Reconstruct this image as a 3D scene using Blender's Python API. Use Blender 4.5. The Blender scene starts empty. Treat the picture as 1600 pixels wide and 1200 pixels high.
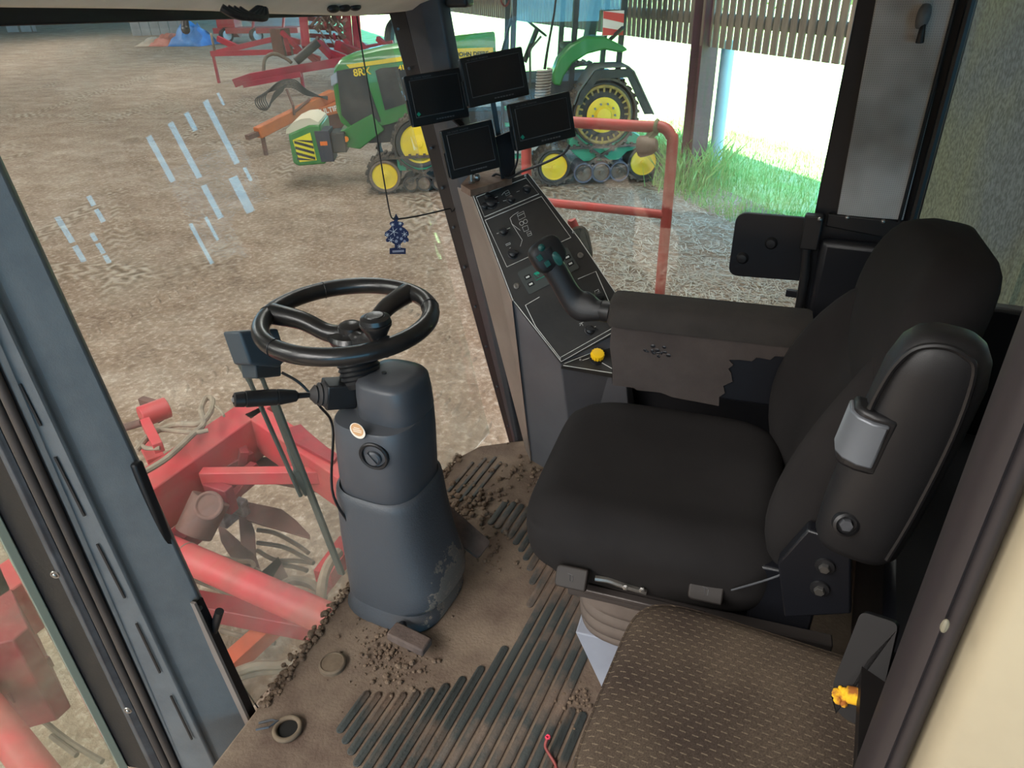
import bpy, bmesh, math, random
from mathutils import Vector as V, Matrix as Mx, Euler
C = bpy.context.scene.collection
SC = bpy.context.scene
PI = math.pi
random.seed(7)

# ---------------------------------------------------------------- camera
# World: X = right-hand side of the cab, Y = forward, Z = up, z 0 = cab floor.
FPX, CAMZ, HEAD = 1109.0, 1.5, math.radians(26)
_D = V((55.0, 1900.0, FPX)).normalized()                 # world down seen from the camera (x right, y down, z ahead)
_F = (V((0, 0, 1)) - _D * _D.z).normalized()
_R = _D.cross(_F)
_X = _F * math.cos(HEAD) + _R * math.sin(HEAD)
_Y = _F * math.sin(HEAD) - _R * math.cos(HEAD)
_W = Mx((_X, _Y, -_D))                                   # camera directions -> world directions
CAM = V((0, 0, CAMZ))
cam = bpy.data.cameras.new('camera'); camo = bpy.data.objects.new('camera', cam); C.objects.link(camo)
cam.sensor_width = 36; cam.lens = FPX / 1600 * 36; cam.clip_start = 0.02; cam.clip_end = 400
_r, _u, _b = _W @ V((1, 0, 0)), _W @ V((0, -1, 0)), _W @ V((0, 0, -1))
camo.matrix_world = Mx(((_r.x, _u.x, _b.x, 0), (_r.y, _u.y, _b.y, 0), (_r.z, _u.z, _b.z, CAMZ), (0, 0, 0, 1)))
SC.camera = camo
SC.view_settings.view_transform = 'Standard'; SC.view_settings.look = 'None'
SC.view_settings.gamma = 1.0; SC.view_settings.use_curve_mapping = False
SC.view_settings.exposure = 0.0

def ray(u, v): return _W @ V(((u - 800) / FPX, (v - 600) / FPX, 1.0))
def atz(u, v, z): r = ray(u, v); return CAM + r * ((z - CAMZ) / r.z)
def atx(u, v, x): r = ray(u, v); return CAM + r * (x / r.x)
def aty(u, v, y): r = ray(u, v); return CAM + r * (y / r.y)
def atd(u, v, d): return CAM + ray(u, v) * d
def atp(u, v, p0, n): r = ray(u, v); n = V(n); return CAM + r * ((V(p0) - CAM).dot(n) / r.dot(n))

# ---------------------------------------------------------------- world, sun, added fill lights
GZ = -2.0                                                # yard level
WO = V((13.42, 2.73, 0)); WD = V((0.70, 0.714, 0)); WN = V((-0.714, 0.70, 0))   # barn wall: a point, along, towards the yard
def wl(s, t, z): return WO + WD * s + WN * t + V((0, 0, z))
w = bpy.data.worlds.new('sky'); SC.world = w; w.use_nodes = True
nt = w.node_tree; bg = nt.nodes['Background']
tc = nt.nodes.new('ShaderNodeTexCoord'); sp = nt.nodes.new('ShaderNodeSeparateXYZ'); cr = nt.nodes.new('ShaderNodeValToRGB')
nt.links.new(tc.outputs['Generated'], sp.inputs[0]); nt.links.new(sp.outputs['Z'], cr.inputs[0]); nt.links.new(cr.outputs[0], bg.inputs[0])
cr.color_ramp.elements[0].position = 0.0; cr.color_ramp.elements[0].color = (0.22, 0.67, 1.0, 1)
cr.color_ramp.elements[1].position = 0.45; cr.color_ramp.elements[1].color = (0.20, 0.56, 0.92, 1)
bg.inputs[1].default_value = 5.4
sun = bpy.data.lights.new('sun', 'SUN'); sun.energy = 30.0; sun.angle = 0.02; sun.color = (1.0, 0.95, 0.86)
so = bpy.data.objects.new('sun', sun); C.objects.link(so)
sd = (-WN) * 0.26 + V((0, 0, -0.97))                     # shines from over the yard, so the barn's shadow falls beyond its wall
so.rotation_euler = sd.to_track_quat('-Z', 'Y').to_euler()
for i, (s, t, L, k) in enumerate([(-8, 6, 10, 47), (4, 5, 9, 47), (-14, 13, 12, 130), (-12, 18, 14, 130), (6, 14, 12, 50), (22, 9, 14, 54), (20, 22, 16, 54), (40, 18, 24, 60), (45, 36, 26, 60)]):
    a = bpy.data.lights.new('fill_light', 'AREA'); a.shape = 'RECTANGLE'; a.size = 2.0; a.size_y = L  # fill lamps added under the roof to brighten yard and cab
    a.energy = k * L; a.color = (1.0, 0.97, 0.93)
    ao = bpy.data.objects.new('fill_light', a); C.objects.link(ao)
    ao.location = wl(s, t, 4.9); ao.rotation_euler = (0, 0, math.atan2(WD.y, WD.x) - PI / 2)

# ---------------------------------------------------------------- materials
def lin(c): return tuple(((x / 255) / 12.92 if x / 255 <= 0.04045 else ((x / 255 + 0.055) / 1.055) ** 2.4) for x in c)
MATS = {}
def mat(name, rgb, rough=0.6, metal=0.0, rgb2=None, scale=6.0, lo=0.35, hi=0.7, bump=0.0, bscale=60.0, spec=0.5, coat=0.0, detail=5.0, stretch=None, dist=0.01):
    m = bpy.data.materials.new(name); m.use_nodes = True; t = m.node_tree; b = t.nodes['Principled BSDF']
    b.inputs['Base Color'].default_value = (*lin(rgb), 1); b.inputs['Roughness'].default_value = rough
    b.inputs['Metallic'].default_value = metal; b.inputs['Specular IOR Level'].default_value = spec
    if coat: b.inputs['Coat Weight'].default_value = coat
    co = None
    if rgb2 or bump:
        tc = t.nodes.new('ShaderNodeTexCoord'); mp = t.nodes.new('ShaderNodeMapping'); t.links.new(tc.outputs['Object'], mp.inputs[0])
        if stretch: mp.inputs['Scale'].default_value = stretch
        co = mp.outputs[0]
    if rgb2:
        n = t.nodes.new('ShaderNodeTexNoise'); n.inputs['Scale'].default_value = scale; n.inputs['Detail'].default_value = detail; n.inputs['Roughness'].default_value = 0.62
        r = t.nodes.new('ShaderNodeValToRGB'); r.color_ramp.elements[0].position = lo; r.color_ramp.elements[1].position = hi
        r.color_ramp.elements[0].color = (*lin(rgb), 1); r.color_ramp.elements[1].color = (*lin(rgb2), 1)
        t.links.new(co, n.inputs['Vector']); t.links.new(n.outputs['Fac'], r.inputs[0]); t.links.new(r.outputs[0], b.inputs['Base Color'])
    if bump:
        n = t.nodes.new('ShaderNodeTexNoise'); n.inputs['Scale'].default_value = bscale; n.inputs['Detail'].default_value = 4
        bp = t.nodes.new('ShaderNodeBump'); bp.inputs['Strength'].default_value = bump; bp.inputs['Distance'].default_value = dist
        t.links.new(co, n.inputs['Vector']); t.links.new(n.outputs['Fac'], bp.inputs['Height']); t.links.new(bp.outputs[0], b.inputs['Normal'])
    MATS[name] = m; return m
def glass(name, tint, low=0.0, dust=0.0, dustc=(200, 195, 180)):
    """clear pane: transparent, a Fresnel mirror on top, and a film of dust"""
    m = bpy.data.materials.new(name); m.use_nodes = True; t = m.node_tree
    for n in list(t.nodes): t.nodes.remove(n)
    o = t.nodes.new('ShaderNodeOutputMaterial'); tr = t.nodes.new('ShaderNodeBsdfTransparent'); tr.inputs[0].default_value = (*tint, 1)
    gl = t.nodes.new('ShaderNodeBsdfGlossy'); gl.inputs['Roughness'].default_value = 0.0; gl.inputs['Color'].default_value = (0.95, 0.98, 1, 1)
    lw = t.nodes.new('ShaderNodeLayerWeight'); lw.inputs['Blend'].default_value = 0.5
    pw = t.nodes.new('ShaderNodeMath'); pw.operation = 'POWER'; pw.inputs[1].default_value = 5.0; t.links.new(lw.outputs['Facing'], pw.inputs[0])
    fr = t.nodes.new('ShaderNodeMath'); fr.operation = 'MULTIPLY_ADD'; fr.inputs[1].default_value = 0.9; fr.inputs[2].default_value = 0.05; t.links.new(pw.outputs[0], fr.inputs[0])
    mx = t.nodes.new('ShaderNodeMixShader'); t.links.new(fr.outputs[0], mx.inputs[0]); t.links.new(tr.outputs[0], mx.inputs[1]); t.links.new(gl.outputs[0], mx.inputs[2])
    last = mx.outputs[0]
    if dust:
        df = t.nodes.new('ShaderNodeBsdfTranslucent'); df.inputs[0].default_value = (*lin(dustc), 1)
        d2 = t.nodes.new('ShaderNodeBsdfDiffuse'); d2.inputs[0].default_value = (*lin(dustc), 1)
        ad = t.nodes.new('ShaderNodeMixShader'); t.links.new(df.outputs[0], ad.inputs[1]); t.links.new(d2.outputs[0], ad.inputs[2])
        tc = t.nodes.new('ShaderNodeTexCoord'); n = t.nodes.new('ShaderNodeTexNoise'); n.inputs['Scale'].default_value = 9; n.inputs['Detail'].default_value = 8
        rm = t.nodes.new('ShaderNodeMapRange'); rm.inputs[1].default_value = 0.35; rm.inputs[2].default_value = 0.75; rm.inputs[3].default_value = dust * 0.25; rm.inputs[4].default_value = dust * 1.6
        t.links.new(tc.outputs['Object'], n.inputs['Vector']); t.links.new(n.outputs['Fac'], rm.inputs[0])
        fac = rm.outputs[0]
        if low:                                          # mud film thrown up on the lowest part of the pane
            sz = t.nodes.new('ShaderNodeSeparateXYZ'); t.links.new(tc.outputs['Object'], sz.inputs[0])
            mz = t.nodes.new('ShaderNodeMapRange'); mz.inputs[1].default_value = 0.45; mz.inputs[2].default_value = 0.0; mz.inputs[3].default_value = 0.0; mz.inputs[4].default_value = low; t.links.new(sz.outputs['Z'], mz.inputs[0])
            mm = t.nodes.new('ShaderNodeMath'); mm.operation = 'MULTIPLY'; t.links.new(mz.outputs[0], mm.inputs[0]); t.links.new(n.outputs['Fac'], mm.inputs[1])
            ma = t.nodes.new('ShaderNodeMath'); ma.operation = 'ADD'; t.links.new(mm.outputs[0], ma.inputs[0]); t.links.new(fac, ma.inputs[1]); fac = ma.outputs[0]
        m2 = t.nodes.new('ShaderNodeMixShader'); t.links.new(fac, m2.inputs[0]); t.links.new(last, m2.inputs[1]); t.links.new(ad.outputs[0], m2.inputs[2]); last = m2.outputs[0]
    t.links.new(last, o.inputs[0]); MATS[name] = m; return m

# ---------------------------------------------------------------- mesh helpers
def frame(d):
    d = V(d).normalized(); a = V((0, 0, 1)) if abs(d.z) < 0.9 else V((1, 0, 0))
    x = a.cross(d).normalized(); return x, d.cross(x), d
class B:
    def __init__(s): s.b = bmesh.new()
    def face(s, pts):
        vs = [s.b.verts.new(V(p)) for p in pts]
        try: return s.b.faces.new(vs)
        except ValueError: return None
    def loft(s, loops, cap=True, closed=True, ring=False):
        vl = [[s.b.verts.new(V(p)) for p in L] for L in loops]; n = len(vl[0])
        rng = range(len(vl)) if ring else range(len(vl) - 1)
        for i in rng:
            A, Bb = vl[i], vl[(i + 1) % len(vl)]
            for j in range(n if closed else n - 1):
                k = (j + 1) % n
                try: s.b.faces.new((A[j], A[k], Bb[k], Bb[j]))
                except ValueError: pass
        if cap and closed and not ring:
            s.b.faces.new(list(reversed(vl[0]))); s.b.faces.new(vl[-1])
        return s
    def prism(s, pts, vec):
        vec = V(vec); return s.loft([[V(p) for p in pts], [V(p) + vec for p in pts]])
    def box(s, c, size, rot=None):
        c = V(c); h = V(size) / 2; M = rot or Mx.Identity(3)
        P = lambda x, y, z: c + M @ V((x * h.x, y * h.y, z * h.z))
        return s.loft([[P(-1, -1, -1), P(1, -1, -1), P(1, 1, -1), P(-1, 1, -1)], [P(-1, -1, 1), P(1, -1, 1), P(1, 1, 1), P(-1, 1, 1)]])
    def bar(s, p0, p1, w, h, up=(0, 0, 1)):
        p0, p1 = V(p0), V(p1); d = (p1 - p0).normalized(); x = d.cross(V(up)).normalized(); y = x.cross(d)
        q = lambda p: [p + x * a * w / 2 + y * b * h / 2 for a, b in ((-1, -1), (1, -1), (1, 1), (-1, 1))]
        return s.loft([q(p0), q(p1)])
    def cyl(s, p0, p1, r0, r1=None, n=16):
        p0, p1 = V(p0), V(p1); r1 = r0 if r1 is None else r1; x, y, d = frame(p1 - p0)
        c = lambda p, r: [p + x * r * math.cos(2 * PI * i / n) + y * r * math.sin(2 * PI * i / n) for i in range(n)]
        return s.loft([c(p0, max(r0, 1e-5)), c(p1, max(r1, 1e-5))])
    def lathe(s, prof, o=(0, 0, 0), ax=(0, 0, 1), n=24, sx=1.0, sy=1.0, xd=None):
        o = V(o); x, y, d = frame(ax)
        if xd is not None: x = (V(xd) - d * d.dot(V(xd))).normalized(); y = d.cross(x)
        return s.loft([[o + d * h + x * r * sx * math.cos(2 * PI * i / n) + y * r * sy * math.sin(2 * PI * i / n) for i in range(n)] for r, h in [(max(r, 1e-5), h) for r, h in prof]])
    def tube(s, pts, r, n=8, smooth=0, closed=False):
        P = [V(p) for p in pts]
        if smooth: P = spline(P, smooth, closed)
        m = len(P); R = r if callable(r) else (lambda f: r)
        loops = []; x = None
        for i, p in enumerate(P):
            if closed: d = (P[(i + 1) % m] - P[i - 1]).normalized()
            else: d = (P[min(i + 1, m - 1)] - P[max(i - 1, 0)]).normalized()
            if x is None: x = frame(d)[0]
            x = (x - d * x.dot(d)).normalized(); y = d.cross(x); rr = R(i / max(m - 1, 1))
            loops.append([p + x * rr * math.cos(2 * PI * k / n) + y * rr * math.sin(2 * PI * k / n) for k in range(n)])
        return s.loft(loops, ring=closed)
    def ball(s, c, r, n=12, m=8):
        c = V(c); r = V(r) if hasattr(r, '__len__') else V((r, r, r))
        return s.loft([[c + V((r.x * math.sin(PI * (j + 0.02) / (m + 0.04)) * math.cos(2 * PI * i / n), r.y * math.sin(PI * (j + 0.02) / (m + 0.04)) * math.sin(2 * PI * i / n), -r.z * math.cos(PI * (j + 0.02) / (m + 0.04)))) for i in range(n)] for j in range(m + 1)])
    def torus(s, c, ax, R, r, n=32, m=10):
        c = V(c); x, y, d = frame(ax)
        return s.loft([[c + (x * math.cos(a) + y * math.sin(a)) * (R + r * math.cos(2 * PI * k / m)) + d * r * math.sin(2 * PI * k / m) for k in range(m)] for a in [2 * PI * i / n for i in range(n)]], ring=True)
    def build(s, name, m, parent=None, bevel=0.0, seg=2, sub=0, angle=38, local=False, smooth=True, solid=0.0):
        b = s.b; bmesh.ops.remove_doubles(b, verts=b.verts, dist=1e-6); bmesh.ops.recalc_face_normals(b, faces=b.faces)
        me = bpy.data.meshes.new(name)
        if parent is not None and not local: b.transform(wm(parent).inverted())
        b.to_mesh(me); b.free()
        o = bpy.data.objects.new(name, me); C.objects.link(o)
        if isinstance(m, (list, tuple)):
            for k in m: me.materials.append(k)
        else: me.materials.append(m)
        if parent is not None: o.parent = parent
        if smooth:
            me.polygons.foreach_set('use_smooth', [True] * len(me.polygons))
            if not sub: me.set_sharp_from_angle(angle=math.radians(angle))
        if solid:
            md = o.modifiers.new('solid', 'SOLIDIFY'); md.thickness = solid; md.offset = 0
        if bevel:
            md = o.modifiers.new('bevel', 'BEVEL'); md.width = bevel; md.segments = seg; md.limit_method = 'ANGLE'; md.angle_limit = math.radians(35); md.harden_normals = False
        if sub:
            md = o.modifiers.new('sub', 'SUBSURF'); md.levels = sub; md.render_levels = sub
        return o
def wm(o):
    M = o.matrix_basis.copy(); p = o.parent
    while p is not None: M = p.matrix_basis @ M; p = p.parent
    return M
def spline(P, k, closed=False):
    n = len(P); out = []
    for i in range(n if closed else n - 1):
        a, b, c, d = (P[(i - 1) % n], P[i], P[(i + 1) % n], P[(i + 2) % n]) if closed else (P[max(i - 1, 0)], P[i], P[i + 1], P[min(i + 2, n - 1)])
        for j in range(k):
            t = j / k; out.append(0.5 * ((2 * b) + (c - a) * t + (2 * a - 5 * b + 4 * c - d) * t * t + (3 * b - a - 3 * c + d) * t ** 3))
    if not closed: out.append(P[-1])
    return out
def sell(cx, cy, z, a, b, p=3.0, n=32, rot=0.0):
    """a super-ellipse loop at height z"""
    out = []
    for i in range(n):
        t = 2 * PI * i / n; c, s = math.cos(t), math.sin(t)
        x = a * math.copysign(abs(c) ** (2 / p), c); y = b * math.copysign(abs(s) ** (2 / p), s)
        out.append(V((cx + x * math.cos(rot) - y * math.sin(rot), cy + x * math.sin(rot) + y * math.cos(rot), z)))
    return out
def tag(o, label=None, cat=None, group=None, kind=None):
    for k, v in (('label', label), ('category', cat), ('group', group), ('kind', kind)):
        if v: o[k] = v
    return o
def thing(name, label, cat, loc=(0, 0, 0), rz=0.0, group=None, rot=None):
    o = bpy.data.objects.new(name, None); o.empty_display_size = 0.05; C.objects.link(o); o.location = V(loc); o.rotation_euler = rot or (0, 0, rz)
    o.matrix_basis = Mx.Translation(V(loc)) @ Euler(rot or (0, 0, rz)).to_matrix().to_4x4()
    return tag(o, label, cat, group)
def struct(o): o['kind'] = 'structure'; return o
def copy_tree(o, parent=None):
    c = o.copy(); C.objects.link(c)
    if parent is not None: c.parent = parent
    for ch in [k for k in bpy.data.objects if k.parent == o]: copy_tree(ch, c)
    return c
def text(name, s, m, origin, xdir, ydir, size, parent, extrude=0.0005, bold=0.0, align='LEFT'):
    cu = bpy.data.curves.new(name, 'FONT'); cu.body = s; cu.size = size; cu.extrude = extrude; cu.offset = bold; cu.align_x = align
    tmp = bpy.data.objects.new('tmp', cu); C.objects.link(tmp)
    me = bpy.data.meshes.new_from_object(tmp.evaluated_get(bpy.context.evaluated_depsgraph_get())); bpy.data.objects.remove(tmp); bpy.data.curves.remove(cu)
    me.materials.clear(); me.materials.append(m); o = bpy.data.objects.new(name, me); C.objects.link(o)
    x = V(xdir).normalized(); y = (V(ydir) - x * x.dot(V(ydir))).normalized(); z = x.cross(y); p = V(origin)
    M = Mx(((x.x, y.x, z.x, p.x), (x.y, y.y, z.y, p.y), (x.z, y.z, z.z, p.z), (0, 0, 0, 1)))
    if parent is not None: o.parent = parent; M = wm(parent).inverted() @ M
    o.matrix_basis = M
    return o

# ================================================================ THE CAB SHELL
M_pill = mat('pillar plastic', (104, 108, 110), 0.5, rgb2=(92, 96, 99), scale=14, bump=0.08, bscale=400)
M_black = mat('black trim', (26, 26, 28), 0.45)
M_blk2 = mat('black paint', (20, 21, 26), 0.4, bump=0.05, bscale=200)
M_rubber = mat('dusty rubber seal', (52, 46, 44), 0.65, rgb2=(80, 70, 64), scale=9, stretch=(1, 1, 0.15))
M_seal = mat('door rubber', (44, 39, 41), 0.5, rgb2=(32, 29, 31), scale=7, stretch=(3, 3, 0.2))
M_rim = mat('painted rim', (84, 86, 90), 0.4, rgb2=(60, 60, 64), scale=20)
M_cream = mat('cream paint', (174, 163, 138), 0.4, rgb2=(162, 151, 128), scale=5)
M_head = mat('headliner', (212, 214, 204), 0.8, rgb2=(198, 200, 190), scale=10, bump=0.1, bscale=300)
M_steel = mat('steel', (150, 148, 145), 0.35, 0.9)
M_glass = glass('windscreen glass', (0.96, 0.975, 0.96), low=0.34, dust=0.075)
M_sglass = glass('side glass', (0.95, 0.97, 0.955), dust=0.025)
M_dglass = glass('door glass', (0.86, 0.90, 0.86), dust=0.14, dustc=(190, 188, 165))
M_gedge = mat('glass edge', (120, 132, 120), 0.15, spec=0.8)
WSP, WSN = (0, 1.085, 0), (0, 1, -0.2)

# ---- floor
b = B()
fl = [(0.44, -0.85), (1.99, -0.85), (1.99, 0.86), (1.93, 0.95), (1.86, 1.045), (1.78, 1.08), (1.66, 1.088), (1.1, 1.070), (0.80, 1.045), (0.44, 1.02)]
b.prism([(x, y, -0.06) for x, y in fl], (0, 0, 0.06))
M_floor = mat('dusty rubber floor', (130, 113, 97), 0.85, rgb2=(90, 72, 62), scale=5, lo=0.38, hi=0.68, bump=0.25, bscale=120)
floor = struct(b.build('floor', M_floor, bevel=0.006))
b = B(); b.prism([(x, y - 0.02, -0.2) for x, y in fl], (0, 0, 0.135)); struct(b.build('trim_1', M_blk2))           # chassis below the floor

# ---- lower right wall, rear wall, ceiling
b = B(); b.box((2.0, -0.39, 0.33), (0.05, 0.92, 0.82)); struct(b.build('wall_right', M_blk2, bevel=0.01))
b = B(); b.box((2.0, 0.46, 0.28), (0.05, 0.82, 0.66)); struct(b.build('trim_2', M_blk2, bevel=0.01))
b = B(); b.box((1.47, -0.53, 0.20), (0.94, 0.62, 0.40)); struct(b.build('trim_15', M_blk2, bevel=0.02))
b = B(); b.box((1.22, -0.86, 0.40), (1.58, 0.05, 0.92)); struct(b.build('wall_back', M_blk2, bevel=0.01))
# headliner with its rolled front lip
b = B()
sec = [(-0.86, 1.64), (-0.86, 1.54), (0.9, 1.54), (1.12, 1.515), (1.20, 1.492), (1.235, 1.476), (1.262, 1.472), (1.285, 1.484), (1.30, 1.51), (1.36, 1.56), (1.40, 1.64)]
b.loft([[(x, y, z - dz) for y, z in sec] for x, dz in ((0.46, -0.012), (0.80, 0.003), (1.03, 0.016), (1.23, 0.030), (1.41, 0.045), (1.73, 0.067), (1.98, 0.068), (2.10, 0.064))])
ceiling = struct(b.build('ceiling', M_head, angle=50))
# black windscreen header bar
b = B(); b.loft([[(x, 1.33, 1.439 - (x - 0.856) * 0.039), (x, 1.372, 1.439 - (x - 0.856) * 0.039), (x, 1.385, 1.52), (x, 1.33, 1.52)] for x in (0.5, 2.05)])
struct(b.build('trim_3', M_black, bevel=0.004))

# ---- left front pillar: a leaning loft of its traced cross-section
def edge(p0, p1, x):
    a, c = atx(*p0, x), atx(*p1, x)
    return lambda z: V((x, a.y + (c.y - a.y) * (z - a.z) / (c.z - a.z), z))
E1 = edge((0, 242), (415, 1150), 0.70)
E2 = edge((75, 640), (300, 1120), 0.60)
E3 = edge((37, 650), (280, 1190), 0.5705)
E4 = edge((112, 900), (250, 1190), 0.555)
E5 = edge((97, 900), (235, 1190), 0.545)
E6 = edge((50, 900), (197, 1190), 0.525)
Z0, Z1 = -0.20, 1.56
def lofted(fn, zs=(Z0, Z1)):
    b = B(); b.loft([fn(z) for z in zs]); return b
def s_main(z):
    a, c, d = E1(z), E2(z), E3(z); k = (c - a)
    return [a + V((0.012, 0.05, 0)), a, a + V((-0.012, -0.012, 0)), c + V((0.014, 0.004, 0)), c, d, d + V((0.005, 0.05, 0)), a + V((-0.02, 0.075, 0))]
p1 = struct(lofted(s_main).build('trim_4', M_pill, bevel=0.006, seg=3))
# slots and the switch strip of the pillar
SN = (E2(1.0) - E2(0.0)).cross(E3(0.5) - E2(0.5)).normalized()
if SN.dot(CAM - E2(0.5)) < 0: SN = -SN
b = B()
for i, (q0, q1) in enumerate([((31, 600), (64, 665)), ((86, 714), (132, 806)), ((152, 850), (195, 934)), ((213, 974), (250, 1051)), ((267, 1087), (300, 1155))]):
    P0, P1 = atp(*q0, E2(0.5), SN) + SN * 0.0005, atp(*q1, E2(0.5), SN) + SN * 0.0005; b.bar(P0, P1, 0.004, 0.003, up=SN)
b.build('vent_slot', M_black, p1)
b = B(); P0, P1 = atx(212, 722, 0.681), atx(270, 868, 0.681)
d = (P1 - P0).normalized(); b.bar(P0, P1, 0.022, 0.016, up=(0, 1, 0.2)); b.build('grab_strip', M_black, p1, bevel=0.006, seg=3)
struct(lofted(lambda z: [E3(z), E3(z) + V((0, 0.06, 0)), E4(z) + V((0, 0.05, 0)), E4(z)]).build('trim_5', M_black))
b = B(); m1 = lambda z, f: E3(z).lerp(E4(z), f)
for f, r in ((0.28, 0.0085), (0.72, 0.0095)): b.tube([m1(z, f) + V((-0.004, -0.006, 0)) for z in (Z0, 0.3, 0.8, Z1)], r, n=10)
struct(b.build('trim_6', M_rubber))
struct(lofted(lambda z: [E4(z), E4(z) + V((0, 0.05, 0)), E5(z) + V((0, 0.05, 0)), E5(z) + V((-0.004, -0.006, 0))]).build('trim_7', M_rim, bevel=0.003))
p8 = struct(lofted(lambda z: [E5(z), E5(z) + V((0, 0.045, 0)), E6(z) + V((0, 0.045, 0)), E6(z)]).build('trim_8', M_blk2, bevel=0.004))
b = B()
for q in ((86, 898), (200, 1110)):
    c = atx(*q, 0.503); b.torus(c, (-0.9, -0.4, 0), 0.007, 0.002, n=16, m=6); b.ball(c, 0.005)
b.build('screw', M_steel, p8)
# opened door with its glass beyond the pillar
g0 = lambda z, o: E6(z) + V(o)
b = B(); dd = V((-0.80, 0.32, 0))
b.loft([[E6(z) + V((-0.012, 0.01, 0)), E6(z) + V((-0.008, 0.018, 0)), E6(z) + dd + V((0.004, 0.008, 0)), E6(z) + dd] for z in (-0.7, 1.50)])
door = struct(b.build('door_1', M_dglass))
b = B(); b.loft([[E6(z) + V((-0.002, -0.002, 0)), E6(z) + V((0.003, 0.016, 0)), E6(z) + V((-0.014, 0.022, 0)), E6(z) + V((-0.018, 0.004, 0))] for z in (-0.7, 1.50)])
b.build('glass_edge', M_gedge, door, bevel=0.002)

# ---- right front pillar
R1 = edge((608, 22), (795, 690), 1.985); R2 = edge((633, 22), (802, 690), 1.965); R3 = edge((690, 22), (812, 690), 1.950)
b = lofted(lambda z: [R1(z), R1(z) + V((0.04, 0.02, 0)), R2(z) + V((0.06, -0.02, 0)), R2(z) + V((0, -0.003, 0)), R1(z) + V((-0.002, -0.010, 0))])
pr = struct(b.build('trim_9', M_blk2, bevel=0.003))
b = B()
for v in range(45, 700, 62):
    t = (v - 22) / 668; c = atx(616 + 185 * t, v, 1.972); b.cyl(c, c + V((-0.006, -0.003, 0)), 0.005, 0.004, 8)
b.build('rivet', M_rim, pr)
M_ap = mat('pillar trim', (66, 66, 70), 0.45, rgb2=(56, 56, 60), scale=12)
b = lofted(lambda z: [R2(z), R2(z) + V((0.05, 0.0, 0)), R3(z) + V((0.05, -0.005, 0)), R3(z) + V((0.012, -0.004, 0)), R3(z), R2(z).lerp(R3(z), 0.55) + V((-0.014, 0.0, 0))])
struct(b.build('trim_10', M_ap, bevel=0.008, seg=3))
# windscreen and right-hand windows
b = B(); n = V(WSN).normalized()
wz = lambda x, z, o=0.0: V((x, 1.085 + 0.2 * z, z)) + n * o
b.loft([[wz(0.69, -0.04, o), wz(2.0, -0.04, o), wz(2.0, 1.49, o), wz(0.69, 1.49, o)] for o in (0, 0.006)])
struct(b.build('window_1', M_glass))
b = B(); b.prism([(1.985, 0.08, 0.60), (1.985, 0.965, 0.60), (1.985, 1.19, 1.49), (1.985, 0.08, 1.49)], (0.006, 0, 0)); struct(b.build('window_2', M_sglass))
b = B(); b.prism([(1.985, -0.16, 0.73), (1.985, -0.84, 0.73), (1.985, -0.84, 1.52), (1.985, -0.16, 1.52)], (0.006, 0, 0)); struct(b.build('window_3', M_sglass))
b = B(); b.box((1.22, -0.865, 1.18), (1.5, 0.006, 0.64)); struct(b.build('window_4', M_sglass))
b = B(); b.box((1.96, -0.845, 0.75), (0.07, 0.07, 1.6)); struct(b.build('trim_11', M_blk2, bevel=0.01))

# ---- rear right pillar: black post, grey perforated panel, black rail
M_perf = bpy.data.materials.new('perforated grey panel'); M_perf.use_nodes = True
t = M_perf.node_tree; pb = t.nodes['Principled BSDF']; pb.inputs['Roughness'].default_value = 0.8
tc = t.nodes.new('ShaderNodeTexCoord'); vo = t.nodes.new('ShaderNodeTexVoronoi'); vo.inputs['Scale'].default_value = 210; vo.inputs['Randomness'].default_value = 0.0
r = t.nodes.new('ShaderNodeValToRGB'); r.color_ramp.elements[0].color = (*lin((140, 138, 137)), 1); r.color_ramp.elements[1].color = (*lin((192, 190, 187)), 1)
r.color_ramp.elements[0].position = 0.22; r.color_ramp.elements[1].position = 0.36
nz = t.nodes.new('ShaderNodeTexNoise'); nz.inputs['Scale'].default_value = 7; mx = t.nodes.new('ShaderNodeMix'); mx.data_type = 'RGBA'; mx.blend_type = 'MULTIPLY'
r2 = t.nodes.new('ShaderNodeValToRGB'); r2.color_ramp.elements[0].position = 0.32; r2.color_ramp.elements[1].position = 0.6; r2.color_ramp.elements[0].color = (0.60, 0.57, 0.54, 1); r2.color_ramp.elements[1].color = (1, 1, 1, 1)
t.links.new(tc.outputs['Object'], vo.inputs['Vector']); t.links.new(tc.outputs['Object'], nz.inputs['Vector']); t.links.new(vo.outputs['Distance'], r.inputs[0]); t.links.new(nz.outputs['Fac'], r2.inputs[0])
mx.inputs[0].default_value = 1.0; t.links.new(r.outputs[0], mx.inputs[6]); t.links.new(r2.outputs[0], mx.inputs[7]); t.links.new(mx.outputs[2], pb.inputs['Base Color'])
b = B(); q = lambda u, v, x=1.95: atx(u, v, x)
c0, c1 = q(1342, 0), q(1276, 335)
b.loft([[(1.95, y0, z), (2.01, y0 - 0.005, z), (2.01, -0.165, z), (1.95, -0.165, z)] for y0, z in ((0.075, 0.0), (0.073, 0.95), (0.069, 1.55))])
cp = struct(b.build('trim_12', M_blk2, bevel=0.005))
b = B(); pts = [V((1.947, p.y, p.z)) for p in (q(1376, -40), q(1308, 334), q(1411, 342), q(1506, -40))]; b.prism(pts, (-0.010, 0, 0)); b.build('grey_panel', M_perf, cp, bevel=0.002)
b = B(); b.tube([(1.934, -0.122, 0.92), (1.934, -0.124, 1.52)], 0.004, n=6); b.tube([(1.935, -0.150, 0.9), (1.935, -0.152, 1.52)], 0.010, n=8); b.build('cable_channel', M_black, cp)
b = B(); b.prism([(1.945, 0.04, 0.915), (1.945, -0.165, 0.895), (1.945, -0.165, 0.945), (1.945, 0.04, 0.948)], (-0.014, 0, 0)); cr = b.build('clamp_rail', M_black, cp, bevel=0.003)
b = B()
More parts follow.
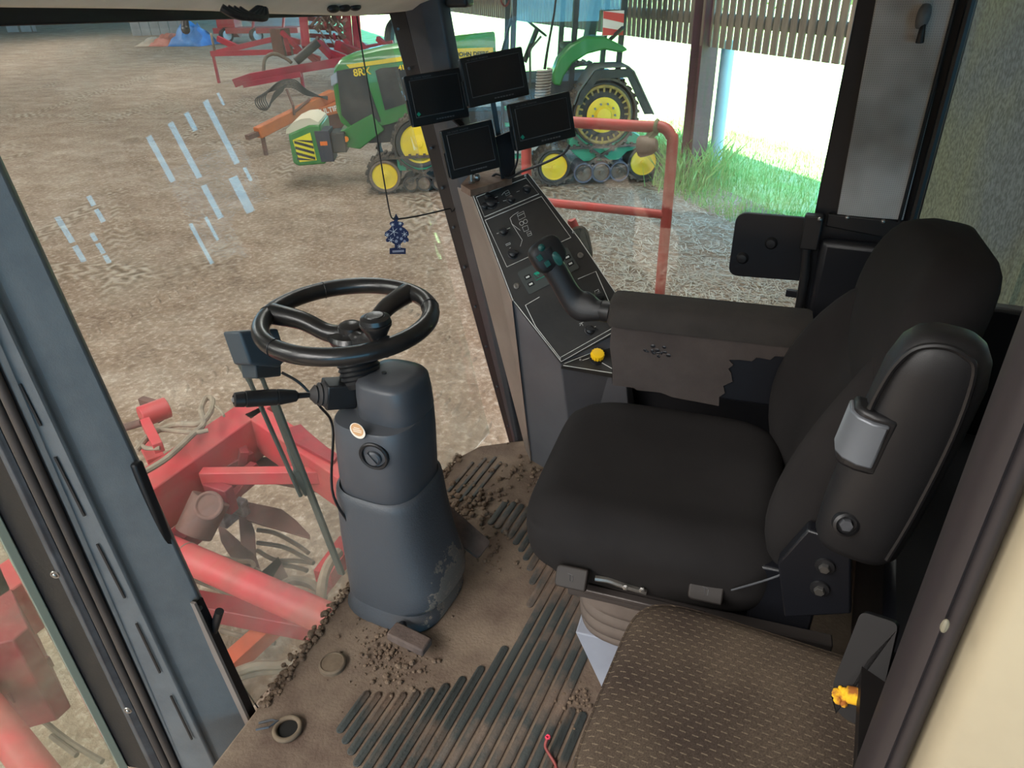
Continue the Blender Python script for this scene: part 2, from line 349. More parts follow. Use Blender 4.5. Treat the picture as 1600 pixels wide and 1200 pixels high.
for u, v in ((1324, 340), (1380, 346)): c = atx(u, v, 1.929); b.ball(c, 0.006, 8, 6)
b.build('screw', M_steel, cr)
b = B(); b.box((1.925, -0.055, 0.745), (0.04, 0.20, 0.29)); b.build('lower_cover', M_blk2, cp, bevel=0.02, seg=3)
b = B(); b.tube([(1.925, 0.072, 0.93), (1.925, 0.075, 0.86), (1.925, 0.066, 0.78), (1.925, 0.062, 0.60)], 0.013, n=8); b.box((1.925, 0.07, 0.90), (0.03, 0.045, 0.09)); b.build('latch_bar', M_black, cp, bevel=0.004)
b = B(); c = atx(1281, 343, 1.905); b.ball(c, 0.006, 8, 6); b.build('screw', M_steel, cp)
# latch plate on the side window
def rrect(pts, r, k=5):
    out = []; n = len(pts)
    for i in range(n):
        p, a, c = V(pts[i]), V(pts[i - 1]), V(pts[(i + 1) % n]); rr = r[i] if hasattr(r, '__len__') else r
        if rr <= 0: out.append(p); continue
        A, Cc = p + (a - p).normalized() * rr, p + (c - p).normalized() * rr
        for j in range(k + 1):
            f = j / k; out.append((A.lerp(p, f)).lerp(p.lerp(Cc, f), f))
    return out
pts = [(1.972, p.y, p.z) for p in (q(1150, 333), q(1290, 345), q(1290, 452), q(1250, 441), q(1136, 432))]
b = B(); b.prism(rrect(pts, (0.03, 0.0, 0.0, 0.012, 0.03)), (-0.014, 0, 0))
b.box((1.965, q(1242, 462).y, q(1242, 462).z), (0.014, 0.05, 0.02))
wp = tag(b.build('window_latch_plate', M_blk2, bevel=0.002), 'black plastic latch plate with rounded corners at the rear edge of the side window', 'plate')
for u, v in ((1205, 380), (1160, 403)):
    b = B(); c = atx(u, v, 1.958); b.lathe([(0.017, 0), (0.016, 0.004), (0.011, 0.009), (0.003, 0.010)], c, (-1, 0, 0), 20); b.build('round_boss', M_black, wp)
# coat hook on the grey panel
b = B(); c = atx(1440, 30, 1.93); cb = atx(1438, 62, 1.925)
b.loft([sell(0, 0, 0, 0.012, 0.006, 2.5, 16)]) if False else None
hk = thing('coat_hook', 'small black coat hook on the grey panel behind the seat', 'hook', atx(1437, 40, 1.935))
bb = B(); bb.tube([atx(1448, 8, 1.93), atx(1443, 25, 1.922), atx(1437, 44, 1.925)], lambda f: 0.009 + 0.005 * math.sin(PI * f), n=10, smooth=4); bb.build('hook_body', M_pill, hk)
bb = B(); bb.tube([atx(1443, 38, 1.918), atx(1440, 50, 1.915), atx(1437, 66, 1.92)], lambda f: 0.005 + 0.0035 * f, n=10, smooth=4); bb.build('peg', M_black, hk)

# ---- door side: rubber seal and cream outer post
b = B()
prof = [(0.512, -0.118), (0.497, -0.121), (0.489, -0.126), (0.487, -0.131), (0.492, -0.134), (0.488, -0.138), (0.488, -0.143), (0.498, -0.149), (0.52, -0.152), (0.53, -0.118)]
b.loft([[(x, y, z) for x, y in prof] for z in (-0.2, 0.7, 1.62)])
struct(b.build('trim_13', M_seal, angle=60))
b = B(); b.loft([[(0.485, -0.152, z), (0.470, -0.156, z), (0.462, -0.164, z), (0.452, -0.215, z), (0.446, -0.232, z), (0.438, -0.240, z), (0.43, -0.30, z), (0.42, -0.9, z), (0.56, -0.9, z), (0.56, -0.152, z)] for z in (-0.6, 1.7)])
wl_ = struct(b.build('wall_left', M_cream, angle=60))
b = B(); c = atx(1476, 978, 0.468); b.ball(c, (0.003, 0.003, 0.007), 8, 6); b.build('screw_plug', mat('dull olive plug', (120, 114, 96), 0.6), wl_)
b = B(); b.box((0.545, -0.5, 0.5), (0.06, 0.68, 1.4)); struct(b.build('trim_14', M_blk2))
# small things of the headliner
b = B(); c = atd(390, 20, 1.62)
for i in range(4):
    u0 = 352 + i * 9; b.tube([aty(u0 - 6, 12 + i, 1.20), aty(u0 + 12, 22 + i, 1.19), aty(u0 + 34, 26 + i * 0.5, 1.19), aty(u0 + 52 - i * 6, 14, 1.20)], 0.008, n=8, smooth=4)
tag(b.build('sun_blind', M_black, bevel=0.0), 'folded black sun blind with soft pleats tucked under the front headliner', 'blind')
b = B(); b.cyl(atd(288, 25, 1.70), atd(290, 46, 1.70), 0.008, 0.010, 12); b.ball(atd(290, 46, 1.70), 0.0105); b.cyl(atd(288, 8, 1.70), atd(288, 27, 1.70), 0.014, 0.012, 12)
tag(b.build('blind_peg', M_black), 'short black peg hanging from the windscreen header beside the folded blind', 'peg')
for i, u in enumerate((521, 538, 555)):
    b = B(); c = aty(u, 14 - i * 1.5, 1.20)
    b.ball(c, (0.020, 0.012, 0.009), 12, 8)
    tag(b.build('roof_switch', M_black), ['black rocker switch in the headliner, nearest the folded blind', 'black rocker switch in the headliner, in the middle of its row of three', 'black rocker switch in the headliner, nearest the front pillar'][i], 'switch', 'rocker switches in the headliner')
b = B(); c = atd(718, 2, 2.0); b.box(c, (0.05, 0.07, 0.03)); tag(b.build('roof_lamp', M_black, bevel=0.01, seg=3), 'black lamp housing under the headliner above the monitors', 'lamp')

# ================================================================ YARD AND BARN
def mud_material():
    m = bpy.data.materials.new('mud'); m.use_nodes = True; t = m.node_tree; pb = t.nodes['Principled BSDF']; pb.inputs['Roughness'].default_value = 0.95; pb.inputs['Specular IOR Level'].default_value = 0.15
    N = lambda k: t.nodes.new(k); L = t.links.new
    tc = N('ShaderNodeTexCoord')
    def noise(sc, det=6, ro=0.6):
        n = N('ShaderNodeTexNoise'); n.inputs['Scale'].default_value = sc; n.inputs['Detail'].default_value = det; n.inputs['Roughness'].default_value = ro; L(tc.outputs['Object'], n.inputs['Vector']); return n.outputs['Fac']
    def ramp(f, *els):
        r = N('ShaderNodeValToRGB'); e = r.color_ramp.elements
        while len(e) < len(els): e.new(0.5)
        for k, (p, c) in enumerate(els): e[k].position = p; e[k].color = (*lin(c), 1)
        L(f, r.inputs[0]); return r.outputs[0]
    def mixc(f, a, b_, mode='MIX'):
        x = N('ShaderNodeMix'); x.data_type = 'RGBA'; x.blend_type = mode
        if isinstance(f, float): x.inputs[0].default_value = f
        else: L(f, x.inputs[0])
        L(a, x.inputs[6]); L(b_, x.inputs[7]); return x.outputs[2]
    def math_(op, a, b_):
        x = N('ShaderNodeMath'); x.operation = op
        for i, q in enumerate((a, b_)):
            if isinstance(q, float): x.inputs[i].default_value = q
            else: L(q, x.inputs[i])
        return x.outputs[0]
    big = noise(0.16, 5); mid = noise(1.6, 8, 0.65); fine = noise(14, 6, 0.7)
    base = ramp(big, (0.35, (150, 126, 106)), (0.62, (174, 157, 143)))
    clod = ramp(mid, (0.34, (106, 84, 66)), (0.5, (154, 132, 112)), (0.64, (198, 182, 164)))
    col = mixc(0.66, base, clod)
    sp = ramp(fine, (0.38, (98, 80, 62)), (0.52, (154, 134, 114)), (0.66, (238, 226, 210)))
    col = mixc(0.48, col, sp)
    ms = N('ShaderNodeMapping'); ms.inputs['Rotation'].default_value = (0, 0, 0.5); ms.inputs['Scale'].default_value = (1.0, 0.42, 1.0); L(tc.outputs['Object'], ms.inputs[0])
    sm = N('ShaderNodeTexNoise'); sm.inputs['Scale'].default_value = 1.7; sm.inputs['Detail'].default_value = 7; sm.inputs['Roughness'].default_value = 0.68; L(ms.outputs[0], sm.inputs['Vector'])
    col = mixc(0.24, col, ramp(sm.outputs['Fac'], (0.36, (116, 92, 76)), (0.52, (168, 146, 128)), (0.66, (216, 202, 186))))
    # tyre tracks: bands along two headings, each band cut by lugs
    rut_h = None
    for ang, per, off, lug in ((0.62, 2.3, 0.3, 9.0), (1.05, 3.1, 1.2, 8.0), (-0.35, 4.3, 0.9, 10.0)):
        mp = N('ShaderNodeMapping'); mp.inputs['Rotation'].default_value = (0, 0, ang); L(tc.outputs['Object'], mp.inputs[0])
        sx = N('ShaderNodeSeparateXYZ'); L(mp.outputs[0], sx.inputs[0])
        wob = math_('MULTIPLY', noise(0.12, 2), 2.2)
        a = math_('ADD', sx.outputs['X'], wob); a = math_('ADD', a, off)
        fr = math_('PINGPONG', a, per / 2)
        band = N('ShaderNodeMapRange'); band.inputs[1].default_value = per / 2 - 0.30; band.inputs[2].default_value = per / 2 - 0.24; L(fr, band.inputs[0])
        chev = math_('ADD', math_('ADD', math_('MULTIPLY', sx.outputs['Y'], lug), math_('MULTIPLY', noise(2.2, 3), 5.0)), math_('MULTIPLY', math_('ABSOLUTE', math_('SUBTRACT', fr, per / 2 - 0.15), 0.0), 14.0))
        lugs = math_('SINE', math_('MULTIPLY', chev, 2.2), 0.0)
        gate = N('ShaderNodeMapRange'); gate.inputs[1].default_value = 0.46; gate.inputs[2].default_value = 0.56; L(noise(0.21, 3), gate.inputs[0])
        h = math_('MULTIPLY', math_('MULTIPLY', lugs, band.outputs[0]), gate.outputs[0])
        rut_h = h if rut_h is None else math_('ADD', rut_h, h)
    lr = N('ShaderNodeMapRange'); lr.inputs[1].default_value = -1; lr.inputs[2].default_value = 1; lr.inputs[3].default_value = 0.0; lr.inputs[4].default_value = 1.0; L(rut_h, lr.inputs[0])
    tr = ramp(lr.outputs[0], (0.25, (108, 90, 70)), (0.5, (150, 134, 114)), (0.8, (196, 184, 166)))
    absr = math_('ABSOLUTE', rut_h, 0.0)
    k = math_('MULTIPLY', absr, 0.5)
    col = mixc(k, col, tr)
    L(col, pb.inputs['Base Color'])
    hgt = math_('ADD', math_('ADD', math_('MULTIPLY', mid, 0.9), math_('MULTIPLY', fine, 0.22)), math_('MULTIPLY', rut_h, 0.12))
    bp = N('ShaderNodeBump'); bp.inputs['Strength'].default_value = 0.9; bp.inputs['Distance'].default_value = 0.11; L(hgt, bp.inputs['Height']); L(bp.outputs[0], pb.inputs['Normal'])
    return m
M_mud = mud_material()
b = B(); nx = 60
pts = [wl(-45, -0.25, 0), wl(120, -0.25, 0), wl(120, 140, 0), wl(-45, 140, 0)]
b.face([(p.x, p.y, GZ) for p in pts]); b.face([(p.x, p.y, GZ - 0.3) for p in reversed(pts)])
gnd = struct(b.build('ground', M_mud))
# tread prints pressed up into low ridges along three wheel paths
b = B(); rt = random.Random(17)
def gp(u, v): r = ray(u, v); return CAM + r * ((GZ - CAMZ) / r.z)
for (u0, v0), (u1, v1), wdt in (((600, 545), (800, 668), 0.30), ((90, 560), (330, 440), 0.34), ((250, 640), (420, 560), 0.3), ((640, 470), (760, 560), 0.26), ((60, 400), (230, 330), 0.3)):
    p, q = gp(u0, v0), gp(u1, v1); L = (q - p).length; d = (q - p) / L; s = V((-d.y, d.x, 0)); k = 0
    while k * 0.15 < L:
        for sg in (-1, 1):
            c = p + d * (k * 0.15 + (0.075 if sg > 0 else 0)) + s * sg * wdt * 0.55; a = (s * sg * 0.85 + d * 0.5).normalized(); n = V((-a.y, a.x, 0)); hl = wdt * 0.48 * rt.uniform(0.6, 1.0); hw = rt.uniform(0.02, 0.035); h = rt.uniform(0.012, 0.03)
            b.loft([[c + a * t * hl - n * hw * (1.1 - t * t), c + a * t * hl - n * hw * 0.4 * (1.1 - t * t) + V((0, 0, h * (1 - t * t))), c + a * t * hl + n * hw * 0.4 * (1.1 - t * t) + V((0, 0, h * (1 - t * t))), c + a * t * hl + n * hw * (1.1 - t * t)] for t in (-1, -0.5, 0, 0.5, 1)], closed=False, cap=False)
        k += 1
struct(b.build('ground_ridge', M_mud, gnd, angle=80))
# grass and the sunlit field beyond the barn
M_turf = mat('turf', (136, 186, 92), 0.9, rgb2=(190, 204, 150), scale=1.4, bump=0.4, bscale=20)
b = B(); q = [wl(-45, -60, 0), wl(120, -60, 0), wl(120, -0.2, 0), wl(-45, -0.2, 0)]; b.face([(p.x, p.y, GZ - 0.02) for p in q]); struct(b.build('lawn', M_turf))
# barn roof and wall
M_roof = mat('roof sheet', (92, 92, 92), 0.9)
b = B(); q = [wl(-45, -0.3, 5.0), wl(150, -0.3, 5.0), wl(150, 70, 7.5), wl(-45, 70, 7.5)]; b.prism(q, (0, 0, 0.15)); struct(b.build('roof', M_roof))
b = B(); b.prism([wl(-45, 34, GZ), wl(48, 34, GZ), wl(48, 34.2, GZ), wl(-45, 34.2, GZ)], (0, 0, 8.4)); struct(b.build('wall_sky_block', M_roof))  # unseen wall, added to keep open sky out of the window reflections
M_board = mat('weathered board', (150, 136, 118), 0.85, rgb2=(112, 102, 90), scale=3, stretch=(4, 4, 0.6))
b = B()
def board(s0, s1, z0, z1, t0=0.0, th=0.025): b.prism([wl(s0, t0, z0), wl(s1, t0, z0), wl(s1, t0 + th, z0), wl(s0, t0 + th, z0)], (0, 0, z1 - z0))
s = -4.1
while s < 30:                                            # boarding above the open bays in front
    board(s, s + 0.135, 0.30, 5.0); s += 0.185
board(-4.1, 30, 0.62, 0.80, -0.10, 0.08); board(-4.1, 30, 2.0, 2.2, -0.10, 0.08); board(-4.1, 30, 3.8, 4.0, -0.10, 0.08)
struct(b.build('wall_front', M_board, smooth=False))
# boarding behind the machine: the slits that mirror in the windscreen
b = B()
slits = [(-8.38, -8.345, [(0.06, 0.59)]), (-8.19, -8.13, [(0.16, 0.44), (0.46, 1.31)]), (-8.10, -8.065, [(-0.26, 0.72)]), (-8.03, -7.998, [(-0.06, 0.73)]), (-7.99, -7.965, [(0.96, 1.32)]), (-7.91, -7.80, [(1.02, 1.74)]), (-7.78, -7.69, [(2.13, 2.73)]), (-12.02, -11.95, [(1.42, 1.62), (1.66, 1.98)]), (-11.60, -11.54, [(1.74, 1.90), (1.94, 2.06), (2.46, 2.52), (2.54, 2.57)]), (-11.38, -11.32, [(2.44, 2.50), (2.52, 2.57)]),
         (-11.29, -11.22, [(1.33, 1.42), (1.45, 1.60), (1.63, 1.74), (1.77, 1.86), (1.89, 1.98), (2.01, 2.10)]), (-11.78, -11.72, [(1.30, 1.40), (1.42, 1.55), (1.58, 1.68)]),
         (-11.20, -11.13, [(0.12, 0.44)]), (-10.98, -10.93, [(0.56, 0.80)]), (-10.87, -10.79, [(1.82, 2.46)]), (-10.74, -10.69, [(0.82, 1.36)]), (-10.70, -10.62, [(1.86, 2.57)]), (-10.54, -10.50, [(1.06, 1.36)]),
         (-10.40, -10.33, [(1.28, 1.70), (1.79, 2.57)]), (-10.18, -10.12, [(2.28, 2.57)]), (-10.07, -9.96, [(1.21, 1.66)]), (-9.93, -9.86, [(1.78, 2.57)]), (-9.86, -9.82, [(1.54, 1.71)]), (-9.74, -9.71, [(2.42, 2.60)])]
slits.sort(); prev = -45.0
for a, c, opens in slits:
    if a > prev: board(prev, a, -2.0, 5.0)
    a2 = max(a, prev); zz = -2.0
    for o0, o1 in sorted(opens): board(a2, c, zz, o0); zz = o1
    board(a2, c, zz, 5.0); prev = max(c, prev)
board(prev, -4.1, 1.9, 5.0)
M_conc = bpy.data.materials.new('mossy concrete'); M_conc.use_nodes = True
t = M_conc.node_tree; pb = t.nodes['Principled BSDF']; pb.inputs['Roughness'].default_value = 0.95
tc = t.nodes.new('ShaderNodeTexCoord'); mp = t.nodes.new('ShaderNodeMapping'); mp.inputs['Scale'].default_value = (1, 1, 0.35); t.links.new(tc.outputs['Object'], mp.inputs[0])
n1 = t.nodes.new('ShaderNodeTexNoise'); n1.inputs['Scale'].default_value = 0.8; n1.inputs['Detail'].default_value = 6; n2 = t.nodes.new('ShaderNodeTexNoise'); n2.inputs['Scale'].default_value = 60; n2.inputs['Detail'].default_value = 5
for n in (n1, n2): t.links.new(mp.outputs[0], n.inputs['Vector'])
r1 = t.nodes.new('ShaderNodeValToRGB'); e = r1.color_ramp.elements; e[0].position = 0.36; e[0].color = (*lin((92, 98, 100)), 1); e[1].position = 0.62; e[1].color = (*lin((126, 130, 108)), 1); e.new(0.48).color = (*lin((104, 108, 92)), 1)
r2 = t.nodes.new('ShaderNodeValToRGB'); r2.color_ramp.elements[0].position = 0.38; r2.color_ramp.elements[0].color = (0.62, 0.62, 0.58, 1); r2.color_ramp.elements[1].position = 0.62; r2.color_ramp.elements[1].color = (1.15, 1.15, 1.1, 1)
mx = t.nodes.new('ShaderNodeMix'); mx.data_type = 'RGBA'; mx.blend_type = 'MULTIPLY'; mx.inputs[0].default_value = 1
t.links.new(n1.outputs['Fac'], r1.inputs[0]); t.links.new(n2.outputs['Fac'], r2.inputs[0]); t.links.new(r1.outputs[0], mx.inputs[6]); t.links.new(r2.outputs[0], mx.inputs[7]); t.links.new(mx.outputs[2], pb.inputs['Base Color'])
struct(b.build('wall_rear', M_board, smooth=False))
b = B(); b.prism([wl(-7.3, 0.05, -2.0), wl(-4.1, 0.05, -2.0), wl(-4.1, 0.2, -2.0), wl(-7.3, 0.2, -2.0)], (0, 0, 4.0))
for sx in (-4.95, -6.6): b.prism([wl(sx, 0.2, -2), wl(sx + 0.14, 0.2, -2), wl(sx + 0.12, 0.27, -2), wl(sx + 0.02, 0.27, -2)], (0, 0, 4.0))
struct(b.build('wall_outer', M_conc, smooth=False))

# ================================================================ INSIDE THE CAB
def se_hit(u, v, cx, cy, a, b, p=3.0, h=0.0):
    """where the sight line meets an upright super-elliptic shell; returns point, outward normal"""
    r = ray(u, v); t = 0.6
    f = lambda q: abs((q.x - cx) / a) ** p + abs((q.y - cy) / b) ** p
    while t < 4 and f(CAM + r * t) > 1: t += 0.002
    q = CAM + r * t
    g = V((math.copysign(abs((q.x - cx) / a) ** (p - 1) / a, q.x - cx), math.copysign(abs((q.y - cy) / b) ** (p - 1) / b, q.y - cy), 0)).normalized()
    return q, g
# ---- raised ribs of the floor mat, caps and rings
M_rib = mat('worn mat rib', (58, 62, 61), 0.6, rgb2=(118, 98, 84), scale=4.2, lo=0.47, hi=0.64, bump=0.2, bscale=150)
b = B()
def stadium(x0, x1, y, w, h):
    r = w / 2; L = []
    for k in range(7): a = PI / 2 + PI * k / 6; L.append((x0 + r + r * math.cos(a), y + r * math.sin(a)))
    for k in range(7): a = -PI / 2 + PI * k / 6; L.append((x1 - r + r * math.cos(a), y + r * math.sin(a)))
    b.loft([[(x, yy, 0.0005) for x, yy in L], [(x, yy, h * 0.7) for x, yy in L], [((x - (x0 + x1) / 2) * 0.995 + (x0 + x1) / 2, y + (yy - y) * 0.8, h) for x, yy in L]])
y = 0.215
while y < 0.84:
    dy = y - 0.90; rr = 0.335
    segs = [(0.62, 1.62)] if abs(dy) > rr else [(0.62, 1.165 - math.sqrt(rr * rr - dy * dy)), (1.165 + math.sqrt(rr * rr - dy * dy), 1.62)]
    for x0, x1 in segs:
        if x0 < 0.9: x0 = 0.60 + max(0, y - 0.62) * 0.6
        x1 = min(x1, 1.62 if y > 0.36 else 1.0)
        if x1 - x0 > 0.05: stadium(x0, x1, y, 0.0195, 0.0045)
    y += 0.0275
for x0, x1, yy in ((1.55, 1.80, 0.93), (1.55, 1.82, 0.96), (1.56, 1.80, 0.99), (1.58, 1.76, 1.02)): stadium(x0, x1, yy, 0.012, 0.004)
fm = b.build('floor_mat', M_rib, angle=50)
tag(fm, 'black ribbed rubber floor mat worn under brown dust around the steering column', 'floor mat')
M_dust = mat('dust-covered cap', (120, 104, 86), 0.85, rgb2=(92, 78, 64), scale=20)
b = B(); c = atz(520, 1040, 0); b.lathe([(0.034, 0), (0.034, 0.010), (0.031, 0.013), (0.0285, 0.0135), (0.0275, 0.0115), (0.001, 0.0115)], c, n=32)
tag(b.build('floor_plug', M_dust), 'round dust-covered rubber plug in the floor between column and door pillar', 'plug')
b = B(); c = atz(450, 1141, 0); b.torus(c + V((0, 0, 0.006)), (0, 0, 1), 0.029, 0.006, 32, 10)
g = b.build('floor_grommet', M_dust); tag(g, 'round rubber grommet around an open dark hole at the door pillar foot', 'grommet')
b = B(); b.lathe([(0.024, 0.0), (0.024, 0.0035), (0.001, 0.0035)], c, n=24); b.build('hole', mat('hole dark', (14, 12, 10), 0.9), g)
# ---- dirt
M_dirt = mat('dry clods', (128, 108, 90), 0.95, rgb2=(92, 75, 62), scale=30)
b = B(); rnd = random.Random(3)
def clods(n, fn, r0, r1):
    for i in range(n):
        p = fn(); r = r0 + (r1 - r0) * rnd.random() ** 2.5; r3 = V((r * rnd.uniform(0.8, 1.3), r * rnd.uniform(0.8, 1.3), r * rnd.uniform(0.6, 0.9)))
        b.ball(V((p[0], p[1], r3.z * 0.7)), r3, 6, 4)
def blob(u, v, s): c = atz(u, v, 0); return lambda: (rnd.gauss(c.x, s), rnd.gauss(c.y, s))
clods(150, blob(615, 1030, 0.05), 0.0015, 0.008); clods(90, blob(590, 1000, 0.05), 0.0015, 0.006)
clods(110, blob(735, 790, 0.05), 0.003, 0.014); clods(70, blob(755, 860, 0.05), 0.002, 0.009); clods(60, blob(790, 740, 0.07), 0.002, 0.012); clods(26, blob(845, 750, 0.05), 0.003, 0.012)
clods(60, blob(900, 1095, 0.03), 0.002, 0.006); clods(60, lambda: (rnd.uniform(0.65, 1.5), rnd.uniform(0.2, 0.9)), 0.001, 0.004)
def edge_pt():
    x = rnd.uniform(0.70, 1.78); yy = 1.03 + (x - 0.7) * 0.11 if x < 1.1 else 1.07 + min(0.018, (x - 1.1) * 0.03); return (x, yy + rnd.gauss(-0.004, 0.008))
clods(700, edge_pt, 0.0018, 0.009)
tag(b.build('dirt', M_dirt, smooth=False), 'dry brown soil crumbs and clods scattered on the cab floor', 'dirt', kind='stuff')

# ---- steering column
M_col = mat('column plastic', (74, 77, 82), 0.42, rgb2=(67, 69, 74), scale=5, bump=0.06, bscale=500)
M_colw = mat('scuffed column plastic', (74, 77, 82), 0.5, rgb2=(132, 122, 110), scale=11, lo=0.60, hi=0.74, bump=0.12, bscale=200, detail=9)
t = M_colw.node_tree; pb = t.nodes['Principled BSDF']            # the wear sits where boots rub: low on the driver's side
tc = t.nodes.new('ShaderNodeTexCoord'); vd = t.nodes.new('ShaderNodeVectorMath'); vd.operation = 'DISTANCE'; vd.inputs[1].default_value = (0.03, -0.15, 0.08); t.links.new(tc.outputs['Object'], vd.inputs[0])
mr = t.nodes.new('ShaderNodeMapRange'); mr.inputs[1].default_value = 0.05; mr.inputs[2].default_value = 0.20; mr.inputs[3].default_value = 0.62; mr.inputs[4].default_value = 0.18; t.links.new(vd.outputs['Value'], mr.inputs[0])
wn = t.nodes.new('ShaderNodeTexNoise'); wn.inputs['Scale'].default_value = 26; wn.inputs['Detail'].default_value = 9; wn.inputs['Roughness'].default_value = 0.7; t.links.new(tc.outputs['Object'], wn.inputs['Vector'])
ls_ = t.nodes.new('ShaderNodeMath'); ls_.operation = 'ADD'; t.links.new(mr.outputs[0], ls_.inputs[0]); t.links.new(wn.outputs['Fac'], ls_.inputs[1])
wr = t.nodes.new('ShaderNodeValToRGB'); e = wr.color_ramp.elements; e[0].position = 0.95; e[0].color = (*lin((72, 75, 80)), 1); e[1].position = 1.12; e[1].color = (*lin((158, 142, 124)), 1); e.new(1.02).color = (*lin((112, 106, 100)), 1)
t.links.new(ls_.outputs[0], wr.inputs[0]); t.links.new(wr.outputs[0], pb.inputs['Base Color'])
col = thing('steering_column', 'grey plastic steering column rising from the floor with round sticker and key recess', 'steering column', (1.15, 0.905, 0))
b = B(); b.loft([sell(1.155, 0.912, z, a, a2, 3.2, 40) for z, a, a2 in ((0.0, 0.138, 0.142), (0.008, 0.140, 0.145), (0.020, 0.134, 0.138), (0.062, 0.130, 0.132), (0.075, 0.120, 0.122))])
b.build('base_skirt', M_colw, col, angle=55)
b = B(); b.loft([sell(1.152, cy, z, a, a2, 3.0, 40) for z, cy, a, a2 in ((0.055, 0.915, 0.118, 0.118), (0.062, 0.905, 0.132, 0.140), (0.085, 0.896, 0.134, 0.148), (0.13, 0.896, 0.134, 0.147), (0.19, 0.904, 0.131, 0.137), (0.26, 0.910, 0.129, 0.130), (0.33, 0.912, 0.125, 0.124), (0.385, 0.913, 0.122, 0.121), (0.405, 0.913, 0.119, 0.118), (0.410, 0.913, 0.112, 0.111), (0.395, 0.913, 0.108, 0.107), (0.35, 0.913, 0.10, 0.10))])
b.build('lower_shell', M_colw, col, angle=55)
b = B(); b.loft([sell(1.151, cy, z, a, a2, 3.0, 40) for z, cy, a, a2 in ((0.36, 0.912, 0.100, 0.100), (0.37, 0.912, 0.107, 0.107), (0.45, 0.909, 0.110, 0.109), (0.54, 0.904, 0.110, 0.108), (0.598, 0.901, 0.108, 0.106), (0.606, 0.901, 0.104, 0.102), (0.609, 0.901, 0.07, 0.07))])
us = b.build('upper_shell', M_col, col, angle=55)
b = B(); b.loft([sell(cx, cy, z, a, a2, 3.0, 40) for z, cx, cy, a, a2 in ((0.603, 1.168, 0.876, 0.080, 0.076), (0.610, 1.168, 0.876, 0.0825, 0.0785), (0.66, 1.166, 0.876, 0.081, 0.077), (0.690, 1.165, 0.876, 0.078, 0.074), (0.700, 1.164, 0.876, 0.072, 0.068), (0.704, 1.163, 0.876, 0.05, 0.046))])
tcp = b.build('top_cap', M_col, col, angle=55)
b = B(); c = atz(600, 583, 0.704); b.lathe([(0.006, 0), (0.006, 0.0025), (0.001, 0.0025)], c, n=12); b.build('screw_hole', M_black, tcp)
b = B(); ax0, ax1 = V((1.152, 0.952, 0.66)), V((1.180, 0.990, 0.775)); prof = [(0.044, 0)]
for i in range(5): prof += [(0.050, 0.012 + i * 0.011), (0.0455, 0.018 + i * 0.011)]
prof += [(0.050, 0.070), (0.050, 0.10), (0.044, 0.115), (0.03, 0.122)]
b.lathe(prof, ax0, ax1 - ax0, 32); b.build('bellows', M_black, col, angle=50)
b = B(); sb = V((1.118, 0.990, 0.650)); sdir = (V((0.95, 1.124, 0.705)) - V((1.10, 1.02, 0.66))).normalized()
b.bar(sb - sdir * 0.03, sb + sdir * 0.045, 0.055, 0.062); sw = b.build('switch_box', M_black, col, bevel=0.004)
b = B(); s0 = sb + sdir * 0.045; b.lathe([(0.030, 0), (0.026, 0.006), (0.028, 0.010), (0.021, 0.016), (0.023, 0.020), (0.015, 0.027), (0.011, 0.031), (0.004, 0.034)], s0, sdir, 20); st = b.build('stalk_boot', mat('boot rubber', (52, 48, 47), 0.7), col)
b = B(); b.lathe([(0.006, 0), (0.007, 0.03), (0.0135, 0.036), (0.018, 0.07), (0.0185, 0.076), (0.0165, 0.077), (0.0165, 0.079), (0.0185, 0.080), (0.0185, 0.145), (0.0165, 0.146), (0.0165, 0.148), (0.0175, 0.149), (0.016, 0.168), (0.010, 0.171), (0.0095, 0.168), (0.001, 0.168)], s0 + sdir * 0.028, sdir, 24)
stalk = b.build('stalk', M_black, col)
b = B(); b.ball(s0 + sdir * 0.1975, 0.006); b.build('stalk_button', mat('dull button', (120, 116, 112), 0.4), stalk)
M_stick = mat('sticker', (236, 226, 212), 0.5); M_tan = mat('sticker print', (206, 160, 116), 0.5)
q, g = se_hit(559, 673, 1.151, 0.905, 0.111, 0.109)
b = B(); b.lathe([(0.0205, 0), (0.0205, 0.0012), (0.001, 0.0012)], q, g, 28); sk = b.build('round_sticker', M_stick, us)
sx = V((0, 0, 1)).cross(g).normalized()
b = B(); b.lathe([(0.0165, 0.0012), (0.0165, 0.0018), (0.001, 0.0018)], q + V((0, 0, 0.003)), g, 24); b.build('sticker_print', M_tan, us)
b = B()
for dz, L in ((0.008, 0.016), (0.003, 0.024), (-0.002, 0.022)): b.bar(q + g * 0.0019 + V((0, 0, dz)) - sx * L / 2, q + g * 0.0019 + V((0, 0, dz)) + sx * L / 2, 0.0018, 0.0006, up=g)
b.build('sticker_line', M_stick, us)
q, g = se_hit(584, 713, 1.151, 0.907, 0.111, 0.109)
b = B(); b.lathe([(0.036, -0.006), (0.0365, 0.002), (0.034, 0.0045), (0.029, 0.003), (0.025, -0.010), (0.001, -0.016)], q, g, 32); b.build('key_recess', M_black, us)
b = B(); b.lathe([(0.019, -0.012), (0.019, 0.006), (0.015, 0.010), (0.001, 0.011)], q + V((0, 0, -0.004)), g, 20); b.bar(q + g * 0.010 - sx * 0.012 + V((0, 0, 0.012)), q + g * 0.010 + sx * 0.01 - V((0, 0, 0.012)), 0.008, 0.008, up=g); b.build('key_knob', M_col, us)

